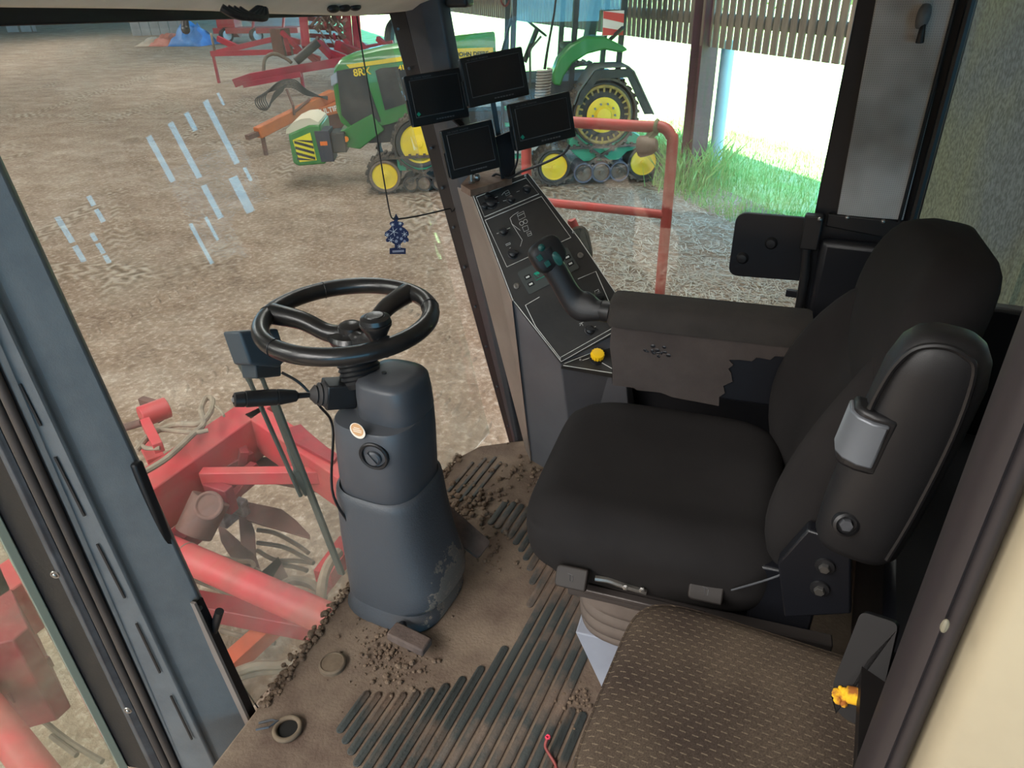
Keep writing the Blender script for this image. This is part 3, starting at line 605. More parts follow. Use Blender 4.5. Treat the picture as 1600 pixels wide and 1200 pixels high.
# ---- steering wheel
M_wheel = mat('wheel plastic', (24, 24, 25), 0.32, rgb2=(38, 37, 37), scale=14, coat=0.15, bump=0.05, bscale=160)
WC = V((1.188, 1.000, 0.812)); WR = 0.194
wh = thing('steering_wheel', 'black steering wheel with thick rim and spinner knob on top of the column', 'steering wheel', WC)
b = B(); b.torus(WC, (0, 0, 1), WR, 0.0205, 72, 14); b.build('rim', M_wheel, wh, angle=60)
for px_ in ((420, 492), (512, 460), (672, 480), (440, 540)):
    b = B(); d = atz(*px_, WC.z) - WC; d.z = 0; d.normalize(); t = V((-d.y, d.x, 0)); b.torus(WC + d * WR, t, 0.0206, 0.0013, 20, 6); b.build('rim_joint', M_black, wh)
hub = V((1.180, 0.988, 0.772))
for px_ in ((425, 490), (636, 458), (600, 540)):
    d = atz(*px_, WC.z) - WC; d.z = 0; d.normalize(); P1 = WC + d * (WR - 0.004)
    b = B(); b.tube([hub + d * 0.012, hub + d * 0.06 + V((0, 0, 0.004)), hub.lerp(P1, 0.62) + V((0, 0, 0.004)), P1], lambda f: 0.025 - 0.006 * math.sin(PI * min(f * 1.1, 1)) * 0.6, n=12, smooth=5); b.build('spoke', M_wheel, wh)
b = B(); b.lathe([(0.030, -0.03), (0.052, -0.012), (0.056, 0.0), (0.050, 0.010), (0.034, 0.014), (0.001, 0.015)], hub, n=28); hb = b.build('hub', M_wheel, wh)
b = B(); b.lathe([(0.028, 0.010), (0.030, 0.020), (0.028, 0.027), (0.020, 0.032), (0.001, 0.034)], hub, n=28); b.build('horn_button', M_wheel, wh)
kp = atz(581, 528, WC.z); kp = WC + (kp - WC).normalized() * (WR - 0.030)
b = B(); b.lathe([(0.012, -0.012), (0.014, 0.0), (0.017, 0.010), (0.030, 0.036), (0.034, 0.043), (0.0345, 0.048), (0.032, 0.0495), (0.0335, 0.052), (0.031, 0.061), (0.022, 0.065), (0.020, 0.0645), (0.018, 0.067), (0.001, 0.068)], kp, n=32); kb = b.build('spinner_knob', M_wheel, wh)
b = B(); b.bar(kp + V((0, 0, -0.008)), WC + (kp - WC).normalized() * (WR + 0.004) + V((0, 0, -0.012)), 0.03, 0.014); b.build('knob_clamp', M_black, kb, bevel=0.004)

# ---- pedals
M_ped = mat('dusty pedal', (104, 88, 80), 0.8, rgb2=(72, 60, 56), scale=16, bump=0.2, bscale=120)
pa, pc_ = atz(612, 985, 0.045), atz(668, 1012, 0.040)
pd_ = thing('foot_pedal', 'small brown block pedal on a short rod at the column foot', 'pedal', atz(640, 1005, 0))
b = B(); b.bar(pa, pc_, 0.046, 0.026); b.build('pedal_block', M_ped, pd_, bevel=0.005)
b = B(); b.cyl(atz(628, 975, 0.045), pa.lerp(pc_, 0.35), 0.012, n=12); b.cyl(pa.lerp(pc_, 0.5), pa.lerp(pc_, 0.5) - V((0, 0, 0.04)), 0.008, n=8); b.build('pedal_rod', M_blk2, pd_)
bp_ = thing('brake_pedal', 'long brown flat brake pedal plate slanting out from behind the column', 'pedal', atz(735, 850, 0))
Q = [atz(681, 770, 0.165), atz(767, 846, 0.075), atz(748, 872, 0.055), atz(690, 826, 0.115)]
n = (Q[1] - Q[0]).cross(Q[3] - Q[0]).normalized(); n = n if n.z > 0 else -n
b = B(); b.prism(rrect(Q, 0.012, 3), n * -0.014); b.build('pedal_plate', M_ped, bp_, bevel=0.003)
b = B(); m = (Q[0] + Q[3]) / 2; b.tube([Q[1].lerp(Q[2], 0.5).lerp(m, 0.3) - n * 0.02, m - n * 0.03, m + V((-0.12, 0.04, -0.06)), V((1.25, 0.93, 0.06))], 0.012, n=8); b.cyl(m - n * 0.02, V((m.x, m.y, 0.0)), 0.012, n=8); b.build('pedal_arm', M_blk2, bp_)

# ---- wiper: motor inside the glass, arms outside
M_mot = mat('motor cover', (70, 78, 84), 0.45)
off = lambda o: (0, 1.085 + o, 0)
wm_ = thing('wiper_motor', 'blue-grey wiper motor cover fixed to the windscreen behind the wheel', 'wiper motor', atp(410, 545, off(-0.05), WSN))
b = B(); qs = [atp(u, v, off(-0.065), WSN) for u, v in ((374, 518), (435, 513), (450, 560), (438, 574), (392, 570))]; nn = V(WSN).normalized()
b.prism(qs, nn * 0.058); b.build('motor_cover', M_mot, wm_, bevel=0.006, seg=3)
b = B(); qs = [atp(u, v, off(-0.055), WSN) for u, v in ((398, 566), (440, 566), (440, 588), (402, 592))]; b.prism(qs, nn * 0.05); b.build('plug_block', M_mot, wm_, bevel=0.004)
b = B(); b.tube([atp(440, 582, off(-0.07), WSN), atp(470, 600, off(-0.10), WSN), atp(500, 635, off(-0.12), WSN), atp(520, 668, off(-0.10), WSN), V((1.035, 1.00, 0.42)), V((1.035, 0.97, 0.33))], 0.0035, n=6, smooth=6)
b.build('motor_cable', M_black, wm_)
wpth = thing('windscreen_wiper', 'dark windscreen wiper hanging down outside the glass left of the column', 'wiper', atp(390, 575, off(0.02), WSN))
M_wip = mat('wiper metal', (62, 74, 72), 0.45)
W_ = lambda u, v, o=0.035: atp(u, v, off(o), WSN)
b = B(); b.tube([W_(374, 545), W_(377, 566), W_(392, 600), W_(470, 775)], lambda f: 0.012 if f < 0.4 else 0.006, n=8); b.build('wiper_arm', M_wip, wpth)
b = B(); b.tube([W_(392, 575), W_(410, 592), W_(478, 768)], 0.006, n=8); b.build('wiper_arm', M_wip, wpth)
b = B(); b.bar(W_(452, 700), W_(478, 772), 0.014, 0.014); b.bar(W_(462, 735), W_(482, 770), 0.026, 0.02); b.build('blade_holder', M_wip, wpth, bevel=0.003)
b = B(); b.bar(W_(428, 625, 0.02), W_(534, 897, 0.02), 0.010, 0.022, up=nn); b.bar(W_(428, 625, 0.034), W_(534, 897, 0.034), 0.007, 0.008, up=nn); b.build('wiper_blade', M_wip, wpth, bevel=0.002)
b = B(); b.cyl(W_(384, 556, 0.008), W_(384, 556, 0.05), 0.012, n=14); b.build('wiper_pivot', M_wip, wpth)

# ---- air freshener on its wire
M_navy = mat('navy card', (34, 46, 86), 0.6); M_white = mat('white print', (225, 228, 235), 0.6)
o_ = -0.10; F_ = lambda u, v: atp(u, v, off(o_), WSN)
wire = B(); wire.tube([F_(557, 20), F_(566, 80), F_(585, 190), F_(598, 270), F_(607, 322), F_(612, 340), F_(620, 343)], 0.0022, n=6, smooth=4)
wire.tube([F_(616, 343), F_(650, 338), F_(690, 329), F_(703, 326), F_(708, 329), R3(0.93) + V((-0.004, 0, 0))], 0.0026, n=6, smooth=4)
tag(wire.build('hanging_wire', M_black), 'thin black wire from the headliner to the front pillar holding the air freshener', 'wire')
af = thing('air_freshener', 'navy tree-shaped air freshener card with white snowflakes hanging in the windscreen', 'air freshener', F_(620, 365))
outl = [(619, 334), (623, 341), (621, 346), (629, 347), (631, 350), (628, 354), (633, 357), (638, 362), (639, 367), (636, 370), (639, 374), (638, 378), (630, 377), (626, 381), (626, 387), (634, 388), (634, 397), (609, 397), (609, 388), (617, 387), (617, 382), (611, 378), (604, 378), (603, 374), (606, 371), (601, 368), (602, 363), (608, 359), (612, 354), (609, 350), (610, 347), (616, 345), (615, 341)]
cxy = F_(620, 365); ex = (F_(640, 363) - F_(600, 367)).normalized(); vd = (CAM - cxy).normalized(); ez = V((0, 0, 1)); ey = ex.cross(ez)
TT = lambda u, v: atp(u, v, cxy, V((-0.62, -0.75, 0.2)))
b = B(); nv = V((-0.62, -0.75, 0.2)).normalized(); b.prism([TT(*k) for k in outl], nv * -0.0025); b.build('tree_card', M_navy, af, smooth=False)
b = B()
for u, v, r in ((613, 351, 3), (625, 349, 3), (615, 362, 7), (632, 366, 4.5), (605, 367, 3.5), (611, 375, 4.5), (624, 385, 3.5)):
    for k in range(3):
        a = k * PI / 3 + 0.3; b.bar(TT(u - r * math.cos(a), v - r * math.sin(a)) + nv * 0.001, TT(u + r * math.cos(a), v + r * math.sin(a)) + nv * 0.001, 0.0012, 0.0006, up=nv)
b.build('snowflake', M_white, af)
b = B()
for u, v, r in ((626, 358, 2), (627, 373, 2.4), (619, 377, 2.6), (621, 371, 1.8), (632, 377, 2.4)): c = TT(u, v); b.cyl(c + nv * 0.0003, c + nv * 0.0012, r / 560, n=12)
b.bar(TT(613, 393) + nv * 0.001, TT(631, 392) + nv * 0.001, 0.006, 0.0008, up=nv); b.build('dot', mat('grey print', (150, 158, 182), 0.6), af)
b = B(); b.tube([TT(619, 337), TT(617, 341), TT(616, 344)], 0.0015, n=6); b.torus(TT(619, 340), nv, 0.004, 0.0012, 12, 6); b.build('loop', M_black, af)

# ---- monitors on their bracket
M_scr = mat('screen', (42, 38, 37), 0.25, spec=0.3); M_mon = mat('monitor case', (22, 22, 24), 0.4); M_bez = mat('bezel line', (92, 92, 95), 0.4)
M_teal = mat('teal sticker', (20, 150, 120), 0.4)
mons = [(((629, 120), (719, 106), (737, 182), (649, 200)), 2.00, 'black monitor nearest the front pillar with a small green sticker', True, 0),
        (((717, 92), (815, 73), (830, 148), (737, 169)), 1.92, 'black monitor at the top of the cluster, set higher than the others', False, 0),
        (((795, 165), (889, 142), (903, 214), (810, 236)), 1.89, 'black monitor on the window side with a teal sticker at its bottom corner', True, 0),
        (((691, 205), (772, 186), (781, 262), (704, 282)), 1.95, 'black monitor set lowest of the cluster, just above the rusty base plate', False, 1)]
nm = V((-0.62, -0.76, 0.17)).normalized(); MB_ = []
for k, (cs, dep, lab, stk, refl) in enumerate(mons):
    um, vm = sum(c[0] for c in cs) / 4, sum(c[1] for c in cs) / 4; ctr = atd(um, vm, dep)
    P = [atp(u, v, ctr, nm) for u, v in cs]; ex = ((P[1] - P[0]) + (P[2] - P[3])).normalized(); ey = nm.cross(ex).normalized()
    if ey.z < 0: ey = -ey
    wd = ((P[1] - P[0]).length + (P[2] - P[3]).length) / 4; hh = ((P[0] - P[3]).length + (P[1] - P[2]).length) / 4
    L = lambda x, y, z: ctr + ex * x + ey * y + nm * z
    MB_.append(ctr - nm * 0.036)
    mo = thing('monitor', lab, 'monitor', ctr, group='camera monitors beside the front pillar')
    b = B(); b.prism(rrect([L(-wd, -hh, 0), L(wd, -hh, 0), L(wd, hh, 0), L(-wd, hh, 0)], 0.006, 3), nm * -0.020); b.prism([L(-wd * 0.7, -hh * 0.7, -0.02), L(wd * 0.7, -hh * 0.7, -0.02), L(wd * 0.7, hh * 0.7, -0.02), L(-wd * 0.7, hh * 0.7, -0.02)], nm * -0.014); b.build('case', M_mon, mo, bevel=0.002)
    x0, x1, y0, y1 = -wd + 0.014, wd - 0.014, -hh + 0.024, hh - 0.014
    b = B(); b.prism([L(x0, y0, 0.0004), L(x1, y0, 0.0004), L(x1, y1, 0.0004), L(x0, y1, 0.0004)], nm * 0.0008); b.build('screen', M_scr, mo, smooth=False)
    b = B(); b.tube([L(x0, y1, 0.001), L(x0, y0, 0.001), L(x1, y0, 0.001)], 0.0011, n=6); b.tube([L(x0, y1, 0.001), L(x1, y1, 0.001), L(x1, y0, 0.001)], 0.0006, n=6); b.build('bezel_line', M_bez, mo)
    text('brand_print', 'HD  COLOR  MONITOR', M_bez, L(-wd + 0.018, hh - 0.0105, 0.0004), ex, ey, 0.0058, mo, extrude=0.0002)
    b = B()
    for j in range(7): b.box(L(-0.012 + j * 0.0085 * (wd / 0.09), -hh + 0.011, 0.0008), (0.0055, 0.0035, 0.0016), Mx((ex, ey, nm)).transposed())
    b.build('button_row', M_bez, mo)
    b = B(); b.prism([L(-wd - 0.003, -hh * 0.9, -0.006), L(-wd + 0.004, -hh * 0.9, -0.006), L(-wd + 0.004, hh * 0.1, -0.006), L(-wd - 0.003, hh * 0.1, -0.006)], nm * -0.012); b.build('side_clip', M_mon, mo)
    if stk:
        b = B(); b.prism([L(x0 + 0.002, y0 + 0.009, 0.0013), L(x0 + 0.007, y0 + 0.002, 0.0013), L(x0 + 0.014, y0 + 0.007, 0.0013), L(x0 + 0.009, y0 + 0.014, 0.0013)], nm * 0.0006); b.build('green_sticker', M_teal, mo)
# bracket, base and cables
M_wood = mat('rusty base plate', (96, 72, 58), 0.8, rgb2=(130, 110, 96), scale=20)
br = thing('monitor_bracket', 'black upright plate bracket on a rusty base holding the monitors', 'bracket', atd(790, 280, 2.06))
b = B(); n2 = nm; c = atd(790, 240, 2.01); b.prism([atp(u, v, c, n2) for u, v in ((774, 214), (803, 202), (806, 276), (784, 284))], n2 * -0.006)
ptop = atp(792, 222, c - n2 * 0.004, n2); b.bar(ptop, ptop - n2 * 0.055, 0.024, 0.02); b.build('upright_plate', M_blk2, br, bevel=0.002)
for p_, q_ in ((ptop - n2 * 0.05, MB_[1] - n2 * 0.012), (ptop - n2 * 0.05, MB_[2] - n2 * 0.012), (R3(1.10), MB_[0] - n2 * 0.012), (atz(745, 280, 0.985), MB_[3] - n2 * 0.012)):
    b = B(); b.bar(p_, q_, 0.018, 0.014); b.build('monitor_arm', M_blk2, br)
b = B(); c = atd(750, 285, 2.10); b.prism([atz(u, v, 0.985) for u, v in ((720, 288), (735, 272), (770, 266), (800, 278), (760, 290), (735, 297))], (0, 0, -0.018)); b.build('base_plate', M_wood, br)
b = B(); c = atz(737, 286, 0.985); b.cyl(c, c + V((0, 0, 0.03)), 0.005, n=8); b.cyl(c, c + V((0, 0, 0.006)), 0.010, n=6); b.ball(atz(745, 277, 0.995), 0.011, 8, 6); b.build('bolt', M_steel, br)
b = B(); d2 = lambda u, v, d=2.0: atd(u, v, d)
b.tube([d2(890, 226, 1.92), d2(880, 240, 1.93), d2(850, 255, 1.95), d2(815, 268, 1.98), d2(795, 278, 2.02), d2(775, 272, 2.05), d2(765, 282, 2.06)], 0.0035, n=6, smooth=5)
tag(b.build('monitor_cable', M_black), 'black cable looping from the window-side monitor down to the console', 'cable')
b = B(); b.tube([d2(806, 205, 1.99), d2(809, 240, 2.0), d2(805, 262, 2.02), d2(790, 284, 2.06)], 0.003, n=6, smooth=5)
tag(b.build('monitor_lead', M_black), 'black lead hanging behind the monitors down the bracket', 'cable')

# ---- control console
M_pan = mat('control panel', (38, 38, 38), 0.45, rgb2=(54, 52, 50), scale=6, bump=0.04, bscale=90); M_line = mat('white panel line', (205, 205, 200), 0.5)
M_cons = mat('console side', (92, 92, 96), 0.5, rgb2=(84, 84, 88), scale=6); M_strip = mat('metallic strip', (150, 140, 134), 0.35, 0.35, rgb2=(128, 118, 112), scale=5)
CN = V((-0.70, -0.40, 0.60)).normalized(); CP = atx(735, 297, 1.84)
K = lambda u, v, h=0.0: atp(u, v, CP + CN * h, CN)
cn = thing('control_console', 'dark control console with lined panel and knobs beside the side window', 'console', (1.86, 0.65, 0))
pp = [(735, 297), (800, 468), (876, 568), (972, 515), (968, 465), (905, 372), (825, 270)]
b = B(); b.prism([K(*q) for q in pp], CN * -0.012); panel = b.build('panel', M_pan, cn, bevel=0.002)
top = [K(*q, -0.013) for q in pp]; foot = [(1.905, 0.86, 0.0), (1.85, 0.835, 0.0), (1.775, 0.64, 0.0), (1.86, 0.46, 0.0), (1.965, 0.46, 0.0), (1.965, 0.62, 0.0), (1.965, 0.86, 0.0)]
low = [V(p).lerp(V(f), 0.25) + V((0.005, 0, 0)) for p, f in zip(top, foot)]
b = B(); b.loft([foot, top]); b.build('console_body', M_cons, cn, bevel=0.004, smooth=False)
b = B(); st_ = [atx(715, 292, 1.905), K(735, 297, -0.004), K(800, 468, -0.004), V((1.849, 0.836, 0.0)), atx(822, 702, 1.885)]
b.prism(st_, (-0.006, -0.002, 0.0)); b.build('metal_strip', M_strip, cn, bevel=0.002)
# lower ledge with the yellow button
LN = V((-0.35, -0.30, 0.90)).normalized(); LP = K(876, 568, -0.004)
KL = lambda u, v, h=0.0: atp(u, v, LP + LN * h, LN)
b = B(); b.prism([KL(*q) for q in ((877, 570), (1000, 592), (1005, 540), (975, 514))], LN * -0.02); ledge = b.build('ledge_panel', M_pan, cn, bevel=0.002)
b = B()
def lines(fn, polys, r=0.0012):
    for P, cl in polys: b.tube([fn(u, v, 0.0008) for u, v in P], r, n=4, closed=cl)
lines(K, [([(744, 308), (822, 278), (842, 303), (757, 339)], True), ([(758, 344), (846, 307), (892, 371), (792, 417)], True), ([(843, 464), (821, 477), (837, 510), (875, 559), (967, 507), (931, 424), (903, 436)], False),
          ([(737, 299), (801, 468), (877, 565), (970, 512)], False), ([(826, 272), (904, 372), (966, 464)], False)])
lines(KL, [([(882, 568), (920, 553), (974, 529)], False), ([(910, 563), (925, 558), (960, 578)], False), ([(880, 571), (990, 588)], False)])
b.build('panel_line', M_line, cn)
b = B(); b.prism(rrect([K(*q, 0.0006) for q in ((808, 426), (886, 386), (905, 419), (827, 461))], 0.006, 3), CN * 0.002); gp = b.build('switch_plate', mat('grey green plate', (62, 66, 64), 0.5), panel)
for u, v in ((824, 433), (829, 444), (886, 402), (891, 412)):
    b = B(); b.bar(K(u - 4, v + 2, 0.0030), K(u + 5, v - 2.5, 0.0030), 0.013, 0.0014, up=CN); b.build('symbol_key', M_black, gp, bevel=0.001)
    b = B(); b.bar(K(u - 2, v + 1, 0.0042), K(u + 3, v - 1.5, 0.0042), 0.005, 0.0008, up=CN); b.build('key_symbol', M_line, gp)
b = B(); b.tube([K(842, 432, 0.003), K(833, 428, 0.003), K(838, 438, 0.003), K(866, 424, 0.003)], 0.001, n=4); b.prism([K(834, 427, 0.003), K(842, 423, 0.003), K(843, 428, 0.003), K(837, 430, 0.003)], CN * 0.001); b.build('green_symbol', M_teal, gp)
ux = (K(830, 300) - K(820, 304)).normalized(); uy = CN.cross(ux)
def knob(u, v, r0, h, lab=None, fn=K, nrm=CN, m=M_black, bar=True):
    c = fn(u, v, 0.001); r = r0 * 1.25
    b = B(); b.lathe([(r * 1.25, 0), (r * 1.2, 0.002), (r, 0.003), (r * 0.9, h), (r * 0.6, h + 0.002), (0.001, h + 0.002)], c, nrm, 20)
    if bar: b.bar(c + nrm * (h) - ux * r * 1.1 + uy * r * 0.5, c + nrm * (h) + ux * r * 1.1 - uy * r * 0.5, r * 0.5, 0.006, up=nrm)
    return b.build('knob', m, cn, bevel=0.0008)
for u, v, r, h in ((767, 317, 0.013, 0.014), (757, 322, 0.008, 0.006), (763, 306, 0.007, 0.004), (798, 312, 0.0085, 0.010), (823, 296, 0.0085, 0.012), (786, 362, 0.009, 0.012), (801, 397, 0.010, 0.014), (936, 464, 0.0105, 0.004), (921, 516, 0.010, 0.013)): knob(u, v, r, h)
for u, v in ((807, 447), (907, 399)):
    b = B(); b.lathe([(0.0095, 0), (0.0085, 0.003), (0.005, 0.0035), (0.005, 0.001), (0.001, 0.001)], K(u, v, 0.0005), CN, 16); b.build('panel_bolt', M_steel, cn)
for u, v in ((742, 304), (821, 275), (802, 469), (876, 560), (966, 508), (896, 363)):
    b = B(); b.ball(K(u, v, 0.001), 0.004, 8, 6); b.build('panel_screw', M_steel, cn)
# pictograms beside the knobs
def P_(pts, cl=False):
    b = B(); b.tube([K(u, v, 0.0008) for u, v in pts], 0.0007, n=4, closed=cl); b.build('panel_symbol', M_line, cn)
for u, v, r in ((815, 349, 3.2), (821, 346, 3.2)): P_([(u + r * math.cos(a), v + r * math.sin(a)) for a in [k * PI / 5 for k in range(10)]], True)
P_([(808, 335), (818, 330), (821, 339), (811, 344)], True); P_([(809, 338), (819, 333)]); P_([(797, 341), (802, 336), (810, 331)]); P_([(797, 341), (800, 350), (813, 360)]); P_([(800, 350), (816, 375), (813, 385)])
P_([(816, 355), (824, 352), (826, 359), (819, 362)], True); P_([(823, 363), (829, 361), (831, 367), (825, 369)], True); P_([(825, 366), (830, 364)]); P_([(788, 300), (794, 297), (797, 303), (791, 306)], True); P_([(790, 303), (796, 300)]); P_([(784, 305), (788, 300)])
P_([(773, 309), (778, 307)]); P_([(774, 318), (780, 316)]); P_([(786, 314), (791, 313)]); P_([(807, 300), (812, 298)]); P_([(776, 365), (780, 364)]); P_([(792, 358), (797, 356)]); P_([(790, 382), (797, 379), (798, 381), (791, 384)], True); P_([(796, 388), (798, 387)]); P_([(929, 455), (935, 452), (936, 455), (930, 458)], True)
P_([(905, 506), (912, 503)]); P_([(906, 509), (909, 505), (911, 509)]); P_([(926, 512), (931, 510)])
b = B(); b.tube([KL(968, 566, 0.0008), KL(976, 562, 0.0008), KL(979, 570, 0.0008), KL(971, 573, 0.0008)], 0.0007, n=4); b.build('panel_symbol', M_line, cn)
# yellow button and toggles on the ledge
b = B(); c = KL(931, 562, 0.0); b.lathe([(0.021, 0), (0.019, 0.004), (0.012, 0.006), (0.012, 0.018)], c, LN, 20); b.build('button_collar', M_black, ledge)
yb = B(); prof = [(0.012, 0.016), (0.0185, 0.018), (0.0190, 0.030), (0.0175, 0.033), (0.012, 0.034), (0.001, 0.0335)]
yb.lathe(prof, c, LN, 28)
for i in range(14):
    a = 2 * PI * i / 14; x, y, d = frame(LN); p = c + (x * math.cos(a) + y * math.sin(a)) * 0.0185; yb.cyl(p + LN * 0.018, p + LN * 0.031, 0.002, n=6)
yb.build('yellow_button', mat('yellow plastic', (238, 190, 20), 0.4), ledge)
b = B(); c = KL(960, 553, 0.0); b.lathe([(0.012, 0), (0.010, 0.006), (0.008, 0.012), (0.001, 0.014)], c, LN, 16); b.bar(c + LN * 0.010 - ux * 0.012, c + LN * 0.010 + ux * 0.012, 0.008, 0.010, up=LN); b.build('toggle', M_black, ledge, bevel=0.001)
b = B(); c = KL(907, 562, 0.001); b.ball(c, 0.0045, 8, 6); b.build('panel_screw', M_steel, ledge)

# ================================================================ SEATS
M_fab = mat('seat fabric', (35, 33, 33), 0.95, rgb2=(29, 27, 27), scale=5, bump=0.12, bscale=900, spec=0.2)
M_fabw = mat('worn armrest cloth', (72, 65, 62), 0.9, rgb2=(58, 52, 50), scale=7, bump=0.15, bscale=500, spec=0.2)
M_pad = mat('armrest pad', (56, 52, 49), 0.85, rgb2=(46, 43, 41), scale=9, bump=0.15, bscale=300, spec=0.25)
M_pod = mat('armrest plastic', (28, 28, 30), 0.48, bump=0.10, bscale=700)
M_sil = mat('silver latch', (108, 112, 118), 0.38, 0.35)
M_bel = mat('dusty bellows', (104, 92, 84), 0.8, rgb2=(86, 76, 70), scale=6)
M_base = mat('blue-grey seat base', (150, 154, 166), 0.5, rgb2=(168, 172, 184), scale=4, lo=0.4, hi=0.8)
M_knob = mat('worn brown knob', (44, 38, 35), 0.65, rgb2=(36, 31, 29), scale=20)
SR = math.radians(7); SO = V((1.31, 0.25, 0))
seat = thing('driver_seat', 'black fabric driver seat on bellows with folded side armrest and wide console armrest', 'seat', SO, SR)
SM = wm(seat); S = lambda x, y, z: SM @ V((x, y, z)); SI = SM.inverted()
def sloop(z, cx, cy, a, b_, p=4.0, n=44): return [SM @ q for q in sell(cx, cy, z, a, b_, p, n)]
# cushion: dished rounded block with a thigh roll
b = B(); N = 26; hx, hy = 0.262, 0.262
def cush(u, v):
    x, y = u * hx, v * hy + 0.015
    k = max(abs(u), abs(v)); r = (abs(u) ** 5 + abs(v) ** 5) ** 0.2
    z = 0.535 - 0.016 * math.exp(-((u / 0.62) ** 2 + ((v + 0.25) / 0.55) ** 2)) - 0.030 * max(0, (r - 0.78) / 0.22) ** 2.2 - 0.018 * max(0, v - 0.3) ** 2 + 0.006 * math.exp(-((abs(u) - 0.72) / 0.16) ** 2)
    return x, y, z
rows = []
def rnd_(u, v):                                        # squash the square into a rounded square
    r = max(abs(u), abs(v)); 
    if r < 1e-6: return 0, 0
    L = (abs(u / r) ** 6 + abs(v / r) ** 6) ** (1 / 6); return u / L, v / L
grid = [[None] * (N + 1) for _ in range(N + 1)]
for i in range(N + 1):
    for j in range(N + 1):
        u, v = rnd_(-1 + 2 * i / N, -1 + 2 * j / N); grid[i][j] = b.b.verts.new(S(*cush(u, v)))
for i in range(N):
    for j in range(N): b.b.faces.new((grid[i][j], grid[i + 1][j], grid[i + 1][j + 1], grid[i][j + 1]))
rim = [grid[i][0] for i in range(N)] + [grid[N][j] for j in range(N)] + [grid[i][N] for i in range(N, 0, -1)] + [grid[0][j] for j in range(N, 0, -1)]
prev = rim
for sc, dz in ((1.025, -0.018), (1.032, -0.05), (1.02, -0.095), (0.985, -0.128), (0.90, -0.142)):
    cur = []
    for q in rim:
        l = SI @ q.co; cur.append(b.b.verts.new(S(l.x * sc, (l.y - 0.015) * sc + 0.015, 0.500 + dz + (0.012 if l.y > 0.2 else 0))))
    for k in range(len(rim)): b.b.faces.new((prev[k], cur[k], cur[(k + 1) % len(rim)], prev[(k + 1) % len(rim)]))
    prev = cur
b.b.faces.new(prev); b.build('seat_cushion', M_fab, seat, sub=1)
# backrest lofts: horizontal sections, bolstered front
def back(name, prof, parent, m=M_fab):
    b = B(); loops = []
    for z, w, yf, th, bol in prof:
        L = []; n = 18
        for k in range(n + 1):
            s = -1 + 2 * k / n; e = abs(s) ** 3.2
            L.append(S(s * w, yf + bol * (1 - math.exp(-((abs(s) - 0.82) / 0.25) ** 2)) * -1.0 - 0.045 * max(0, (abs(s) - 0.84) / 0.16) ** 2, z))
        for k in range(n + 1):
            s = 1 - 2 * k / n; L.append(S(s * w * 0.97, yf - th + 0.05 * max(0, (abs(s) - 0.7) / 0.3) ** 2, z))
        loops.append(L)
    b.loft(loops); return b.build(name, m, parent, sub=1)
back('backrest', [(0.455, 0.20, -0.255, 0.10, 0.02), (0.465, 0.235, -0.235, 0.13, 0.03), (0.52, 0.262, -0.205, 0.15, 0.050), (0.60, 0.278, -0.190, 0.15, 0.075), (0.68, 0.280, -0.195, 0.15, 0.088), (0.77, 0.268, -0.222, 0.13, 0.09), (0.85, 0.244, -0.262, 0.12, 0.075), (0.92, 0.212, -0.310, 0.10, 0.045), (0.955, 0.16, -0.345, 0.08, 0.02)], seat)
back('headrest', [(0.665, 0.12, -0.375, 0.05, 0.0), (0.675, 0.155, -0.355, 0.08, 0.0), (0.74, 0.195, -0.335, 0.11, 0.0), (0.83, 0.226, -0.318, 0.13, 0.0), (0.90, 0.236, -0.318, 0.135, 0.0), (0.97, 0.234, -0.328, 0.135, 0.0), (1.03, 0.215, -0.345, 0.13, 0.0), (1.075, 0.175, -0.368, 0.115, 0.0), (1.094, 0.105, -0.392, 0.08, 0.0)], seat)
# folded armrest pod on the near side
P0, P1 = atx(1338, 838, 1.01), atx(1478, 545, 1.01)
ad = (P1 - P0).normalized(); fx = V((1, 0, 0)); fx = (fx - ad * fx.dot(ad)).normalized(); fy = ad.cross(fx)     # fy: towards the front
if fy.y < 0: fy = -fy
def pod_loop(t, w, h, sh=0.0, x0=0.0):
    c = P0.lerp(P1, t) + fy * sh + fx * x0; return [c + fx * q.x + fy * q.y for q in sell(0, 0, 0, w, h, 2.6, 32)]
arm = B(); arm.loft([pod_loop(t, w, h) for t, w, h in ((-0.075, 0.012, 0.018), (-0.07, 0.026, 0.036), (-0.045, 0.040, 0.054), (0.0, 0.047, 0.063), (0.15, 0.049, 0.067), (0.6, 0.048, 0.068), (0.9, 0.046, 0.064), (1.0, 0.042, 0.056), (1.05, 0.034, 0.044), (1.075, 0.022, 0.030), (1.082, 0.008, 0.010))])
pod = arm.build('folding_armrest', M_pod, seat, angle=70); tag(pod, 'black plastic armrest pod folded up against the backrest')
b = B(); arm_l = [pod_loop(t, w, h) for t, w, h in ((-0.03, 0.046, 0.064), (1.04, 0.040, 0.055))]
pts = [P0.lerp(P1, t) + fy * y + fx * -0.042 for t, y in ((0.72, 0.062), (0.80, 0.061), (0.93, 0.055), (1.02, 0.040), (1.055, 0.012), (1.04, -0.015), (0.98, -0.034), (0.7, -0.046), (0.3, -0.048), (0.02, -0.044))]
b.tube([p + fx * 0.003 for p in pts], 0.0045, n=8, smooth=5); b.build('rim_bead', M_black, pod)
b = B(); c = atx(1338, 670, 0.975); lc = P0.lerp(P1, 0.585) + fy * 0.052 + fx * -0.030
b.loft([[lc + ad * t + fx * x + fy * y for x, y in ((-0.022, -0.022), (-0.024, 0.0), (-0.016, 0.020), (-0.002, 0.031), (0.03, 0.034), (0.03, -0.016), (0.0, -0.022))] for t in (-0.042, -0.038, 0.030, 0.034)])
latch = b.build('latch', M_sil, pod, bevel=0.006, seg=3)
